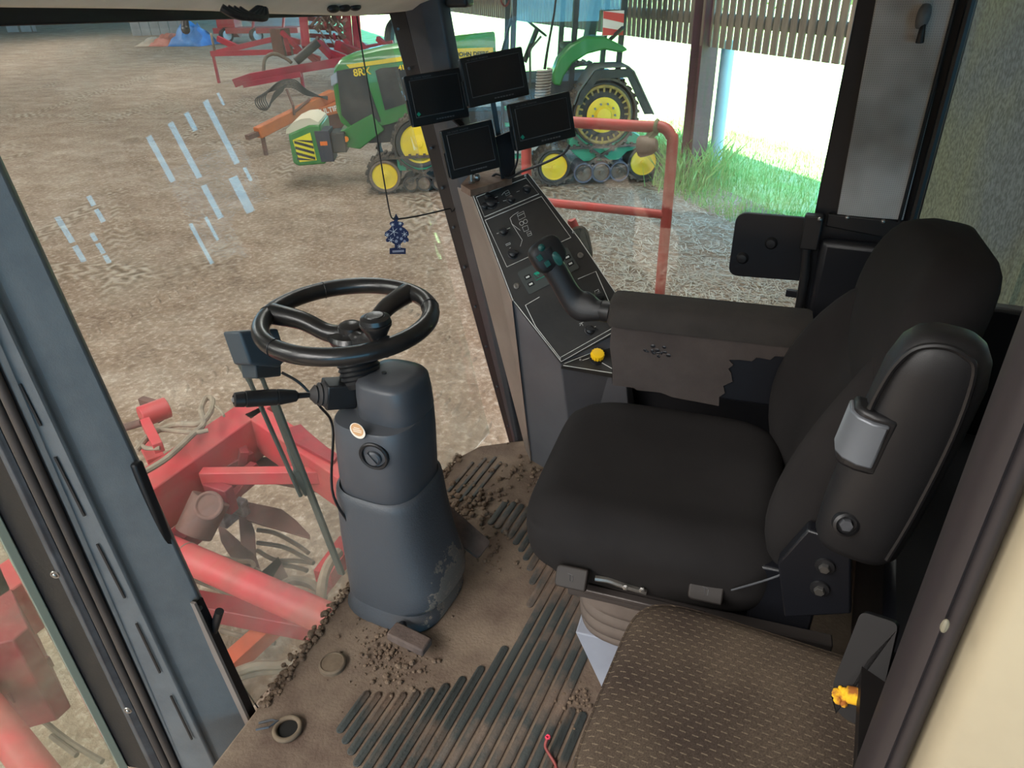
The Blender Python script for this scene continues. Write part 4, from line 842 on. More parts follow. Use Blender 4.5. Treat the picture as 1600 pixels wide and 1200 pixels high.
b = B(); b.loft([[lc + ad * t + fx * x + fy * y for x, y in ((-0.017, -0.032), (-0.018, 0.0), (-0.012, 0.020), (0.0, 0.027), (0.03, 0.03), (0.03, -0.032))] for t in (-0.056, 0.044)]); b.build('latch_recess', M_black, pod, bevel=0.006)
b = B(); bo = atx(1322, 820, 0.958); b.lathe([(0.019, -0.01), (0.019, 0.002), (0.015, 0.004), (0.015, -0.004), (0.001, -0.004)], bo, (-0.92, -0.2, 0.3), 24); b.build('bolt_well', M_black, pod)
b = B(); b.lathe([(0.010, -0.004), (0.010, 0.004), (0.009, 0.006), (0.001, 0.006)], bo, (-0.92, -0.2, 0.3), 6); b.build('bolt', M_rim, pod)
# pivot bracket of the armrest, frame under the backrest
q = lambda u, v, x: atx(u, v, x)
b = B(); b.prism([q(1262, 828, 1.035), q(1330, 850, 1.035), q(1330, 960, 1.035), q(1225, 965, 1.035), q(1215, 880, 1.035)], (0.03, 0, 0)); brk = b.build('pivot_bracket', M_blk2, seat, bevel=0.004)
for u, v in ((1289, 884), (1281, 919)):
    b = B(); c = q(u, v, 1.034); b.lathe([(0.017, 0), (0.016, 0.004), (0.010, 0.005), (0.001, 0.005)], c, (-1, 0, 0), 20); b.build('washer', M_black, brk)
    b = B(); b.lathe([(0.0095, 0.004), (0.0095, 0.010), (0.008, 0.012), (0.001, 0.012)], c, (-1, 0, 0), 6); b.build('bolt', M_steel, brk)
b = B(); b.box(S(0, -0.05, 0.370), (0.46, 0.50, 0.05), SM.to_3x3()); b.box(S(-0.16, -0.26, 0.42), (0.16, 0.12, 0.16), SM.to_3x3()); b.build('seat_frame', M_blk2, seat, bevel=0.006)
b = B(); b.tube([q(1250, 850, 1.04), q(1238, 880, 1.04), q(1215, 900, 1.05), q(1143, 922, 1.06)], 0.002, n=6, smooth=4); b.build('release_cable', M_rim, seat)
# suspension: slide rail, levers, bellows, base
b = B(); b.bar(S(-0.255, 0.165, 0.352), S(-0.255, -0.36, 0.352), 0.03, 0.022); b.bar(S(-0.262, 0.13, 0.362), S(-0.262, -0.12, 0.358), 0.02, 0.012); rail = b.build('slide_rail', mat('rail', (74, 68, 66), 0.4, 0.3), seat, bevel=0.003)
b = B(); b.tube([atd(930, 903, 1.47), atd(950, 906, 1.465), atd(975, 915, 1.46), atd(1010, 925, 1.455)], 0.007, n=8); b.build('lever_rod', M_steel, rail)
for u, v in ((977, 917), (1003, 921)):
    b = B(); c = atd(u, v, 1.44); b.lathe([(0.006, 0), (0.006, 0.004), (0.001, 0.005)], c, (-1, -0.2, 0.4), 6); b.build('nut', M_steel, rail)
def lever(name, u, v, d, w, h, th):
    c = atd(u, v, d); ex = (S(0, -1, 0) - S(0, 0, 0)).normalized(); nn2 = V((-0.75, -0.25, 0.6)).normalized(); ey = nn2.cross(ex).normalized(); nn2 = ex.cross(ey)
    if nn2.x > 0: nn2 = -nn2
    P = [c + ex * x + ey * y for x, y in ((-w, -h), (w, -h), (w, h), (-w, h))]
    b = B(); b.prism(rrect(P, (h * 0.5, h * 0.2, h * 0.2, h * 0.5), 4), nn2 * -th); o = b.build(name, M_knob, seat, bevel=0.004, seg=3)
    b = B(); f = c + nn2 * 0.0006; b.tube([f + ey * 0.006 - ex * 0.003, f - ey * 0.006 - ex * 0.001, f - ey * 0.007 + ex * 0.004, f + ey * 0.004 + ex * 0.004], 0.0005, n=4); b.tube([f + ey * 0.008 - ex * 0.008, f + ey * 0.006 + ex * 0.003], 0.0005, n=4); b.build('lever_symbol', M_rim, o)
lever('height_lever', 892, 903, 1.45, 0.033, 0.0225, 0.022); lever('slide_lever', 1103, 924, 1.39, 0.033, 0.021, 0.022)
b = B(); L = []
for z, s in ((0.325, 0.99), (0.318, 1.0), (0.300, 1.01), (0.291, 1.012), (0.287, 0.985), (0.283, 1.012), (0.272, 1.022), (0.262, 1.022), (0.257, 0.99), (0.252, 1.02), (0.240, 1.026), (0.228, 1.022), (0.223, 0.99), (0.218, 1.016), (0.205, 1.01), (0.198, 0.98)):
    L.append(sloop(z, -0.01, -0.075, 0.250 * s, 0.232 * s, 5.0, 48))
b.loft(L); b.build('bellows', M_bel, seat, angle=65)
b = B(); lo = [(-0.225, 0.085), (0.22, 0.085), (0.22, -0.28), (-0.225, -0.28)]; hi = [(-0.245, 0.150), (0.235, 0.150), (0.235, -0.30), (-0.245, -0.30)]
b.loft([[S(x, y, 0.0) for x, y in lo], [S(x, y, 0.197) for x, y in hi], [S(x, y, 0.200) for x, y in hi]]); b.build('seat_base', M_base, seat, bevel=0.006, smooth=False)
# console armrest on the far side: pad, torn cloth side, dark inner box
X0, X1 = 0.272, 0.385
b = B(); b.loft([[S(X0 + 0.012, y, 0.545), S(X1, y, 0.545), S(X1, y, 0.745), S(X0 + 0.012, y, 0.745)] for y in (-0.27, 0.185)]); b.build('armrest_box', M_blk2, seat, bevel=0.008)
b = B(); sec = [(X0 - 0.006, 0.722), (X0 - 0.004, 0.748), (X0 + 0.006, 0.768), (X0 + 0.025, 0.779), (X1 - 0.02, 0.781), (X1 + 0.002, 0.772), (X1 + 0.008, 0.75), (X1 + 0.006, 0.722)]
def arm_sec(y, k): cx, cz = (X0 + X1) / 2, 0.75; return [S(cx + (x - cx) * k, y, cz + (z - cz) * k) for x, z in sec]
b.loft([arm_sec(-0.27, 0.9), arm_sec(-0.262, 1.0), arm_sec(0.185, 1.0), arm_sec(0.200, 0.96), arm_sec(0.208, 0.8)]); b.build('armrest_pad', M_pad, seat, angle=50)
b = B(); out = [(0.196, 0.728), (0.198, 0.66), (0.188, 0.60), (0.186, 0.548), (0.13, 0.549), (0.12, 0.543), (0.06, 0.546), (0.03, 0.537), (-0.06, 0.532), (-0.088, 0.530), (-0.086, 0.556), (-0.098, 0.57), (-0.092, 0.59), (-0.112, 0.605), (-0.106, 0.628), (-0.098, 0.640), (-0.108, 0.652), (-0.096, 0.664), (-0.118, 0.668), (-0.150, 0.668), (-0.158, 0.680), (-0.19, 0.678), (-0.20, 0.69), (-0.235, 0.69), (-0.25, 0.728)]
b.prism([S(X0 + 0.006, y, z) for y, z in out], SM.to_3x3() @ V((0.006, 0, 0))); b.prism([S(X0 + 0.008, y, z) for y, z in ((0.197, 0.728), (0.187, 0.55), (0.187, 0.55), (0.190, 0.66))][:3], SM.to_3x3() @ V((0.10, 0, 0)))
cl = b.build('torn_cloth', M_fabw, seat, smooth=False); tag(cl, 'brown-black cloth side of the armrest, torn at its rear end')
b = B(); rr2 = random.Random(5)
for i in range(16): y, z = 0.075 + rr2.gauss(0, 0.022), 0.663 + rr2.gauss(0, 0.006); b.ball(S(X0 + 0.0058, y, z), (0.0015, rr2.uniform(0.003, 0.008), rr2.uniform(0.002, 0.005)), 7, 5)
b.build('cloth_hole', M_blk2, cl)
# joystick at the front of the console armrest
JS = thing('joystick', 'black angled joystick with teal buttons in front of the console armrest', 'joystick', S(0.33, 0.24, 0.70))
jx = 1.585
j0, j1, j2, j3, j4 = atx(966, 490, jx), atx(925, 483, jx), atx(897, 470, jx), atx(872, 430, jx - 0.005), atx(852, 398, jx - 0.012)
b = B(); b.lathe([(0.026, -0.02), (0.026, 0.02), (0.022, 0.022), (0.022, 0.028), (0.027, 0.030), (0.027, 0.05), (0.024, 0.06), (0.001, 0.06)], j0 + (j0 - j1).normalized() * 0.01, j1 - j0, 24); b.build('sleeve', M_black, JS)
b = B(); J = spline([j0.lerp(j1, 0.6), j1, j2, j3, j4, j4 + (j4 - j3) * 0.35], 5); m = len(J); loops = []
vx = (CAM - j3).normalized()
for i, p in enumerate(J):
    f = i / (m - 1); d = (J[min(i + 1, m - 1)] - J[max(i - 1, 0)]).normalized(); sx_ = (vx - d * vx.dot(d)).normalized(); sy_ = d.cross(sx_)
    wdt = 0.026 + 0.012 * math.exp(-((f - 0.30) / 0.12) ** 2) + 0.006 * f; hgt = 0.025 + 0.004 * f
    if f > 0.93: wdt *= 1 - (f - 0.93) * 4.5; hgt *= 1 - (f - 0.93) * 4.5
    loops.append([p + sx_ * hgt * math.copysign(abs(math.cos(a)) ** 0.8, math.cos(a)) + sy_ * wdt * math.copysign(abs(math.sin(a)) ** 0.8, math.sin(a)) for a in [2 * PI * k / 20 for k in range(20)]])
b.loft(loops); b.build('grip', M_pod, JS, angle=60)
M_jt = mat('teal button', (34, 84, 80), 0.4)
jn = (vx * 0.75 + V((0, 0, 0.5)) ).normalized(); jd = (j4 - j3).normalized(); jn = (jn - jd * jn.dot(jd)).normalized(); js = jd.cross(jn)
hc = atp(853, 397, j4, jn)
b = B(); b.loft([[hc + js * q.x + jd * (q.y * 1.0) + jn * h for q in sell(0, 0, 0, 0.046 * s, 0.040 * s, 3.2, 28)] for h, s in ((-0.034, 0.55), (-0.026, 0.8), (0.0, 0.98), (0.014, 1.0), (0.024, 0.93), (0.028, 0.8))]); b.build('grip_head', M_pod, JS, angle=60)
for u, v, kind in ((846, 387, 'round'), (843, 403, 'sq'), (855, 412, 'sq'), (871, 404, 'oval')):
    c = atp(u, v, hc + jn * 0.0285, jn); b = B()
    if kind == 'round': b.lathe([(0.009, -0.01), (0.009, 0.002), (0.006, 0.004), (0.003, 0.007), (0.001, 0.007)], c, jn, 16)
    elif kind == 'sq': b.box(c, (0.013, 0.015, 0.010), Mx((js, jd, jn)).transposed())
    else: b.loft([[c + js * q.x + jd * q.y + jn * h for q in sell(0, 0, 0, 0.010 * s, 0.019 * s, 2.5, 20)] for h, s in ((-0.01, 1), (0.001, 1), (0.004, 0.75))])
    b.build('button', M_jt, JS, bevel=0.001 if kind == 'sq' else 0)
# ---- passenger (instructor) seat cushion
M_ins = bpy.data.materials.new('dashed brown moquette'); M_ins.use_nodes = True; t = M_ins.node_tree; pb = t.nodes['Principled BSDF']; pb.inputs['Roughness'].default_value = 0.95; pb.inputs['Specular IOR Level'].default_value = 0.15
tc = t.nodes.new('ShaderNodeTexCoord'); mp = t.nodes.new('ShaderNodeMapping'); mp.inputs['Rotation'].default_value = (0, 0, PI / 2); t.links.new(tc.outputs['Object'], mp.inputs[0])
sx = t.nodes.new('ShaderNodeSeparateXYZ'); t.links.new(tc.outputs['Object'], sx.inputs[0])
def mth(op, a, b_=0.0):
    x = t.nodes.new('ShaderNodeMath'); x.operation = op
    for i, q in enumerate((a, b_)):
        if isinstance(q, (int, float)): x.inputs[i].default_value = q
        else: t.links.new(q, x.inputs[i])
    return x.outputs[0]
row = mth('MULTIPLY', sx.outputs['X'], 1 / 0.0118); ri = mth('FLOOR', row); off_c = mth('MULTIPLY', mth('MODULO', ri, 2.0), 0.5)
col_ = mth('ADD', mth('MULTIPLY', sx.outputs['Y'], 1 / 0.0195), off_c)
dash = mth('MULTIPLY', mth('LESS_THAN', mth('FRACT', row), 0.16), mth('LESS_THAN', mth('FRACT', col_), 0.5))
nz = t.nodes.new('ShaderNodeTexNoise'); nz.inputs['Scale'].default_value = 420; nz.inputs['Detail'].default_value = 1; t.links.new(tc.outputs['Object'], nz.inputs['Vector'])
n6 = t.nodes.new('ShaderNodeTexNoise'); n6.inputs['Scale'].default_value = 5; t.links.new(tc.outputs['Object'], n6.inputs['Vector'])
rp = t.nodes.new('ShaderNodeValToRGB'); rp.color_ramp.elements[0].color = (*lin((66, 56, 50)), 1); rp.color_ramp.elements[1].color = (*lin((92, 80, 68)), 1); rp.color_ramp.elements[0].position = 0.35; rp.color_ramp.elements[1].position = 0.68
t.links.new(n6.outputs['Fac'], rp.inputs[0])
mx = t.nodes.new('ShaderNodeMix'); mx.data_type = 'RGBA'; t.links.new(dash, mx.inputs[0]); t.links.new(rp.outputs[0], mx.inputs[6]); mx.inputs[7].default_value = (*lin((118, 105, 89)), 1)
m2 = t.nodes.new('ShaderNodeMix'); m2.data_type = 'RGBA'; m2.blend_type = 'MULTIPLY'; m2.inputs[0].default_value = 0.7; r6 = t.nodes.new('ShaderNodeMapRange'); r6.inputs[1].default_value = 0.3; r6.inputs[2].default_value = 0.7; r6.inputs[3].default_value = 0.6; r6.inputs[4].default_value = 1.25; t.links.new(nz.outputs['Fac'], r6.inputs[0]); t.links.new(mx.outputs[2], m2.inputs[6]); t.links.new(r6.outputs[0], m2.inputs[7]); t.links.new(m2.outputs[2], pb.inputs['Base Color'])
INS = thing('passenger_seat', 'brown dash-patterned passenger seat cushion beside the door post', 'seat', (0.735, -0.03, 0))
b = B(); ic = (0.760, -0.035); b.loft([sell(*ic, z, a, c2, p, 56) for z, a, c2, p in ((0.335, 0.195, 0.228, 6), (0.345, 0.215, 0.246, 6), (0.39, 0.226, 0.255, 6.5), (0.44, 0.224, 0.253, 6.5), (0.458, 0.218, 0.247, 6), (0.470, 0.206, 0.235, 5.5), (0.476, 0.186, 0.216, 5), (0.479, 0.14, 0.165, 4), (0.480, 0.05, 0.06, 3))])
b.build('cushion', M_ins, INS, angle=70)
b = B(); b.torus((0, 0, 0), (0, 0, 1), 1, 0.004, 8, 6) if False else b.tube(sell(*ic, 0.456, 0.2195, 0.2485, 6, 56), 0.003, n=6, closed=True); b.build('piping', M_ins, INS)
b = B(); b.box((0.74, -0.05, 0.17), (0.36, 0.42, 0.335)); b.build('seat_box', M_blk2, INS, bevel=0.01)
b = B(); b.prism([(1.00, -0.36, 0.0), (1.00, -0.10, 0.0), (1.00, -0.10, 0.33), (1.00, -0.36, 0.52)], (0.02, 0, 0)); tag(b.build('side_panel', M_blk2, bevel=0.003), 'dark sloping metal side panel behind the brown cushion', 'panel')
# ---- glossy cover with torn yellow foam on the door post
dn = V((-0.80, 0.30, 0.45)).normalized(); dc = atd(1350, 1040, 0.80)
Dp = lambda u, v, h=0.0: atp(u, v, dc + dn * h, dn)
ck = thing('striker_cover', 'glossy dark cover on the door post with a torn yellow foam strip', 'cover', dc)
b = B(); b.prism(rrect([Dp(1345, 955), Dp(1404, 974), Dp(1366, 1142), Dp(1308, 1122), Dp(1297, 1078)], (0.008, 0.008, 0.004, 0.02, 0.02), 4), dn * -0.012)
b.bar(Dp(1375, 1020, -0.035), V((0.52, -0.14, 0.78)), 0.04, 0.02); b.build('cover_plate', mat('glossy smoked plastic', (22, 20, 20), 0.5, spec=0.2), ck, bevel=0.005, seg=3)
b = B(); rr3 = random.Random(9)
for i in range(60):
    f = rr3.random() ** 0.8; u = 1304 + 58 * f; v = 1084 + 8 * f + rr3.gauss(0, 5.5 - 2 * f); b.ball(Dp(u, v, 0.003), rr3.uniform(0.0025, 0.0055), 7, 5)
b.cyl(Dp(1325, 1085, 0.003), Dp(1364, 1093, 0.003), 0.010, n=10)
b.build('yellow_foam', mat('torn yellow foam', (228, 176, 30), 0.9, rgb2=(150, 88, 30), scale=40, lo=0.5, hi=0.62), ck)
# ---- strip, cylinder and stay beside the left pillar
ls = thing('window_stay', 'grey metal strip with a black cylinder and thin stay at the pillar foot', 'window stay', E1(0.05))
e1 = lambda u, v, x=0.705: atx(u, v, x)
b = B(); b.bar(e1(300, 941, 0.668), e1(413, 1184, 0.668), 0.006, 0.02, up=(0, 1, 0.2)); b.build('metal_strip', M_strip, ls)
b = B(); b.bar(e1(308, 938, 0.683), e1(422, 1180, 0.683), 0.022, 0.010, up=(0, 1, 0.2)); bs = b.build('backing_strip', M_blk2, ls)
for u, v in ((312, 950), (409, 1165)):
    b = B(); b.ball(e1(u, v, 0.677), 0.006, 8, 6); b.build('screw', M_rim, bs)
b = B(); c0, c1 = e1(331, 994, 0.685), e1(343, 955, 0.70); b.cyl(c0, c1, 0.0095, n=16); cy = b.build('cylinder', M_black, ls)
b = B(); b.cyl(c0, c0 + (c0 - c1).normalized() * 0.002, 0.007, n=16); b.build('end_cap', M_steel, cy)
b = B(); b.tube([e1(341, 990, 0.735), e1(345, 1010, 0.735), e1(365, 1050, 0.73), e1(417, 1126, 0.72)], 0.0018, n=6, smooth=4); b.tube([e1(338, 990, 0.73), e1(348, 1030, 0.735), e1(372, 1062, 0.73)], 0.004, n=6, smooth=4); b.build('stay_wire', M_rim, ls)
b = B(); b.tube([atz(400, 1140, 0.012), atz(420, 1136, 0.014), atz(434, 1126, 0.012), atz(425, 1125, 0.012), atz(404, 1130, 0.012)], 0.003, n=6); b.build('hook_plate', M_rim, ls)
# ---- red wire on the floor
fw = thing('red_wire', 'thin red wire with a small pink frayed tip standing on the floor mat', 'wire', atz(870, 1200, 0.0))
b = B(); b.tube([atz(872, 1215, 0.003), atz(868, 1195, 0.004), atz(858, 1178, 0.010), atz(852, 1166, 0.02), atz(855, 1154, 0.03)], 0.0035, n=8, smooth=4); b.build('wire_sheath', mat('dull red', (140, 62, 58), 0.5), fw)
b = B(); c = atz(856, 1152, 0.032)
for k in range(9): a = 2.4 * k; b.ball(c + V((0.004 * math.cos(a), 0.004 * math.sin(a), 0.001 * (k % 3))), 0.0028, 6, 5)
b.build('frayed_tip', mat('pink tip', (226, 60, 88), 0.5), fw)

# ================================================================ OUTSIDE: RAILING, HEADER, TRACTOR, IMPLEMENTS
M_red = mat('red machine paint', (188, 64, 70), 0.5, rgb2=(172, 88, 82), scale=4, lo=0.42, hi=0.7)
M_redd = mat('dark red paint', (150, 40, 52), 0.55, rgb2=(120, 50, 52), scale=5)
M_rail = mat('railing red', (186, 66, 62), 0.5, rgb2=(160, 80, 72), scale=9)
M_rust = mat('rusty brown steel', (116, 82, 74), 0.75, rgb2=(92, 72, 64), scale=8, bump=0.2, bscale=60)
M_soil = mat('soil-worn steel', (128, 112, 96), 0.6, rgb2=(98, 84, 74), scale=8)
M_hose = mat('dusty hose', (150, 136, 118), 0.75, rgb2=(116, 104, 90), scale=12)
# ---- ladder railing outside the right-hand window
RX = 2.62; rx = lambda u, v: atx(u, v, RX)
rail_ = thing('railing', 'red tubular guard railing outside the side window', 'railing', rx(1030, 460))
p0, p1, p2 = rx(815, 204), rx(1012, 198), rx(1050, 236)
b = B(); low = rx(1030, 470); c1 = rx(1036, 199); c2 = rx(1048, 212)
b.tube([V((RX, rx(822, 190).y, 0.30)), V((RX, rx(822, 190).y, p1.z - 0.08)), V((RX, rx(822, 190).y - 0.02, p1.z - 0.015)), V((RX, rx(822, 190).y - 0.09, p1.z)), V((RX, (p1.y + rx(822, 190).y) / 2, p1.z)), V((RX, p1.y, p1.z)), c1, c2, V((RX, p2.y, p2.z)), V((RX, p2.y, 0.5)), V((RX, p2.y, -0.10))], 0.0205, n=12, smooth=4)
b.build('hoop_tube', M_rail, rail_)
b = B(); m_ = rx(1035, 335); b.cyl((RX, p2.y, m_.z), (RX, rx(822, 190).y, m_.z), 0.017, n=12); b.build('mid_rail', M_rail, rail_)
b = B(); b.box((2.42, 0.42, -0.11), (0.5, 0.5, 0.05)); b.build('platform', M_redd, rail_)
lm = thing('work_lamp', 'dusty round-backed work lamp bracketed on top of the red railing', 'lamp', rx(1015, 215))
b = B(); lc = atx(1010, 228, 2.60); ld = (atx(1000, 229, 2.60) - lc).normalized(); b.lathe([(0.034, 0.028), (0.038, 0.022), (0.037, 0.005), (0.032, -0.02), (0.020, -0.038), (0.001, -0.044)], lc, ld, 24); lb = b.build('lamp_shell', M_soil, lm)
b = B(); b.lathe([(0.034, 0.024), (0.031, 0.029), (0.001, 0.030)], lc, ld, 24); b.build('lens', M_rail, lb)
b = B(); b.bar(lc + V((0, 0, 0.02)), rx(1026, 200) + V((0, 0, 0.0)), 0.04, 0.016); b.torus(rx(1026, 199), (0, 1, 0), 0.023, 0.007, 16, 8); b.build('lamp_bracket', mat('mossy bracket', (120, 122, 92), 0.8), lm)
# coil antenna clamped to the railing
an = thing('radio_antenna', 'thin whip antenna on a grey coil spring clamped to the railing behind the monitors', 'antenna', rx(848, 196))
b = B(); L = []
a0, a1 = rx(846, 170), rx(851, 108); nt_ = 14
for i in range(nt_ * 10 + 1):
    f = i / (nt_ * 10); c = a0.lerp(a1, f); a = 2 * PI * nt_ * f; L.append(c + V((math.cos(a) * 0.026, math.sin(a) * 0.026, 0)))
b.tube(L, 0.0042, n=6); b.build('coil_spring', mat('grey spring', (150, 148, 140), 0.5, 0.3), an)
b = B(); b.tube([a1, rx(855, 80), rx(866, 20), rx(872, -30)], lambda f: 0.006 - 0.003 * f, n=6); b.build('whip', M_black, an)
b = B(); b.cyl(rx(844, 198), a0, 0.018, n=12); b.torus(rx(844, 199), (0, 1, 0), 0.022, 0.006, 16, 8); b.build('clamp', M_black, an)
# red carabiner
b = B(); cc = atd(789, -6, 1.95); b.tube([cc + V((0, 0, 0.05)), cc + V((0.0, 0.006, 0.02)), cc + V((0, 0.012, -0.010)), cc + V((0, 0, -0.024)), cc + V((0, -0.012, -0.010)), cc + V((0, -0.006, 0.02))], 0.003, n=8, smooth=4, closed=True)
tag(b.build('carabiner', M_rail), 'small red carabiner hook hanging from the headliner right of the monitors', 'hook')
# rear view mirror below the window beside the console
mi = thing('outside_mirror', 'small rounded mirror seen outside behind the console edge', 'mirror', atx(912, 385, 2.3))
mn = V((-0.80, -0.46, 0.25)).normalized(); mc = atx(908, 385, 2.30); MP = lambda u, v: atp(u, v, mc, mn)
ms = [MP(u, v) for u, v in ((884, 362), (906, 351), (919, 358), (927, 395), (925, 408), (912, 410))]
b = B(); b.prism(rrect(ms, 0.02, 4), mn * -0.02); mh = b.build('mirror_housing', M_soil, mi, bevel=0.003)
b = B(); cm = sum(ms, V()) / 6; b.prism(rrect([cm + (p - cm) * 0.9 + mn * 0.001 for p in ms], 0.018, 4), mn * 0.001); b.build('mirror_glass', mat('mirror glass', (225, 230, 235), 0.03, 1.0), mh, smooth=False)
b = B(); b.cyl(atx(893, 344, 2.32), cm - mn * 0.03, 0.016, n=10); b.cyl(atx(893, 344, 2.32), V((2.32, 0.86, -0.08)), 0.014, n=10); b.build('mirror_arm', M_rail, mi)

# ---- the harvester's header below the windscreen
hd = thing('harvester_header', 'red header frame with curved blades and tines below the windscreen', 'header', atz(400, 650, -2.0))
HZ = -0.70
A0, A1 = atz(120, 824, HZ), atz(392, 640, HZ)
b = B(); b.bar(V((A0.x - 1.2, A0.y, HZ - 0.14)), V((A1.x + 0.12, A1.y + 0.02, HZ - 0.14)), 0.20, 0.28); b.build('cross_beam', M_red, hd, bevel=0.008)
B0, B1 = atz(402, 645, HZ), atz(560, 748, HZ)
b = B(); dB = (B1 - B0).normalized(); b.bar(B0 - dB * 0.05 - V((0, 0, 0.115)), B1 + dB * 0.3 - V((0, 0, 0.115)), 0.13, 0.23); b.build('side_beam', M_red, hd, bevel=0.008)
b = B(); b.bar(atz(316, 744, HZ - 0.10), atz(500, 742, HZ - 0.10), 0.06, 0.08); b.build('diagonal_brace', M_red, hd, bevel=0.005)
b = B(); gp_ = [atz(u, v, HZ - 0.05) for u, v in ((405, 660), (440, 670), (470, 720), (420, 690))]
b.prism([atz(u, v, HZ + 0.02) for u, v in ((450, 668), (470, 662), (480, 672), (528, 712), (520, 722), (460, 690))], (0, 0, -0.03)); b.build('lug_plate', M_redd, hd, bevel=0.004)
b = B(); D0, D1 = atz(262, 858, -0.95), atz(530, 975, -0.95); dD = (D1 - D0).normalized(); b.cyl(D0 - dD * 0.6, D1 + dD * 0.5, 0.072, n=24)
b.build('round_tube', M_red, hd)
b = B(); b.torus(D0.lerp(D1, 0.12), dD, 0.0715, 0.004, 24, 6); b.build('tube_weld', M_hose, hd)
b = B(); b.bar(atz(285, 940, -1.15), atz(520, 985, -1.15), 0.10, 0.10); b.build('lower_beam', M_redd, hd, bevel=0.005)
b = B(); b.bar(atz(352, 1045, -1.3), atz(430, 975, -1.3), 0.09, 0.09); b.build('stub_beam', mat('orange red paint', (214, 104, 74), 0.55), hd, bevel=0.004)
b = B(); b.bar(atz(505, 905, -1.2), atz(545, 850, -1.2), 0.10, 0.10); b.bar(atz(470, 960, -1.25), atz(525, 890, -1.25), 0.06, 0.08); b.build('stub_beam', M_red, hd, bevel=0.004)
m0, m1 = atz(312, 812, -0.95), atz(325, 772, -0.85)
b = B(); b.cyl(atz(302, 835, -0.98), atz(330, 778, -0.84), 0.095, 0.10, n=24); b.lathe([(0.07, 0), (0.075, 0.015), (0.06, 0.02), (0.055, 0.012), (0.001, 0.012)], atz(327, 790, -0.80), (-0.5, -0.4, 0.6), 24); b.build('hydraulic_motor', M_rust, hd, bevel=0.006)
b = B(); b.bar(atz(380, 700, -0.82), atz(372, 745, -1.0), 0.10, 0.05); b.bar(atz(350, 735, -0.9), atz(395, 712, -0.9), 0.05, 0.07); b.bar(atz(345, 780, -0.95), atz(400, 735, -0.95), 0.05, 0.12); b.build('bracket', M_redd, hd, bevel=0.004)
b = B(); b.prism([atz(u, v, -0.98) for u, v in ((392, 715), (440, 712), (480, 725), (520, 765), (470, 755), (420, 745))], (0, 0, -0.05)); b.build('web_plate', M_rust, hd, bevel=0.004)
b = B(); b.box(atz(292, 836, -1.0), (0.12, 0.12, 0.10)); b.box(atz(345, 776, -0.9), (0.06, 0.16, 0.16)); b.bar(atz(345, 790, -0.95), atz(390, 730, -0.95), 0.12, 0.05); b.build('motor_mount', M_redd, hd, bevel=0.006)
# soil-worn blades and tines
def blade(pts, z, th=0.012, w=None):
    b = B(); b.prism([atz(u, v, z) for u, v in pts], (0, 0, -th)); return b.build('blade', M_rust, hd, bevel=0.003)
blade([(378, 782), (440, 795), (462, 812), (484, 835), (484, 841), (440, 828), (410, 820), (385, 812)], -1.15)
blade([(340, 820), (352, 826), (375, 846), (400, 868), (410, 900), (425, 905), (440, 880), (435, 870), (452, 905), (395, 905), (362, 872), (345, 845)], -1.35)
blade([(372, 800), (386, 795), (398, 830), (400, 868), (376, 850)], -1.22)
for pts, z in (([(402, 828), (430, 833), (462, 850), (482, 864)], -1.3), ([(402, 848), (440, 854), (470, 868), (490, 880)], -1.34), ([(402, 860), (430, 875), (465, 876), (490, 880)], -1.38), ([(440, 882), (470, 888), (480, 892)], -1.4), ([(330, 868), (370, 876), (392, 878), (396, 888), (385, 892)], -1.2), ([(300, 868), (355, 885), (400, 890), (408, 903)], -1.25), ([(300, 905), (350, 925), (380, 945)], -1.4), ([(345, 985), (400, 1000), (430, 1005)], -1.5)):
    b = B(); b.tube([atz(u, v, z) for u, v in pts], 0.013, n=8, smooth=5); b.build('tine', M_soil, hd)
b = B(); b.box(atz(350, 800, -1.05), (0.10, 0.10, 0.14)); b.box(atz(372, 790, -1.0), (0.05, 0.12, 0.10)); b.build('blade_clamp', mat('scuffed steel', (150, 150, 156), 0.5, 0.4, rgb2=(96, 84, 80), scale=18), hd, bevel=0.008)
# valve block and hoses behind the cross beam
b = B(); b.cyl(atz(220, 652, -0.62), atz(262, 636, -0.62), 0.062, n=20); b.bar(atz(228, 660, -0.6), atz(248, 700, -0.6), 0.05, 0.06); b.bar(atz(232, 695, -0.75), atz(245, 720, -0.75), 0.09, 0.05); b.build('red_cylinder', M_red, hd, bevel=0.004)
b = B(); b.cyl(atz(195, 668, -0.66), atz(222, 660, -0.62), 0.022, n=10); b.box(atz(236, 640, -0.66), (0.04, 0.12, 0.14)); b.build('cylinder_fitting', M_rust, hd, bevel=0.003)
for pts, r in (([(212, 705), (235, 680), (270, 664), (310, 662), (328, 645), (332, 625), (322, 622), (314, 640), (318, 662), (300, 680), (262, 715), (225, 738)], 0.016), ([(218, 700), (225, 688), (245, 672), (300, 676), (325, 672)], 0.012), ([(214, 690), (228, 700), (250, 700)], 0.012), ([(335, 634), (345, 642), (350, 650)], 0.008)):
    b = B(); b.tube([atz(u, v, -0.60) for u, v in pts], r, n=8, smooth=5); b.build('hose', M_hose, hd)
for pts, r, z in (([(500, 945), (505, 905), (515, 880), (530, 862)], 0.026, -1.0), ([(440, 915), (460, 907), (485, 912), (500, 925)], 0.024, -1.1), ([(455, 925), (480, 925), (510, 935)], 0.012, -1.1), ([(370, 1050), (400, 1040), (440, 1038), (470, 1026)], 0.022, -1.2), ([(360, 1062), (400, 1050), (440, 1046), (465, 1036)], 0.02, -1.25)):
    b = B(); b.tube([atz(u, v, z) for u, v in pts], r, n=8, smooth=5); b.build('hose', M_hose, hd)
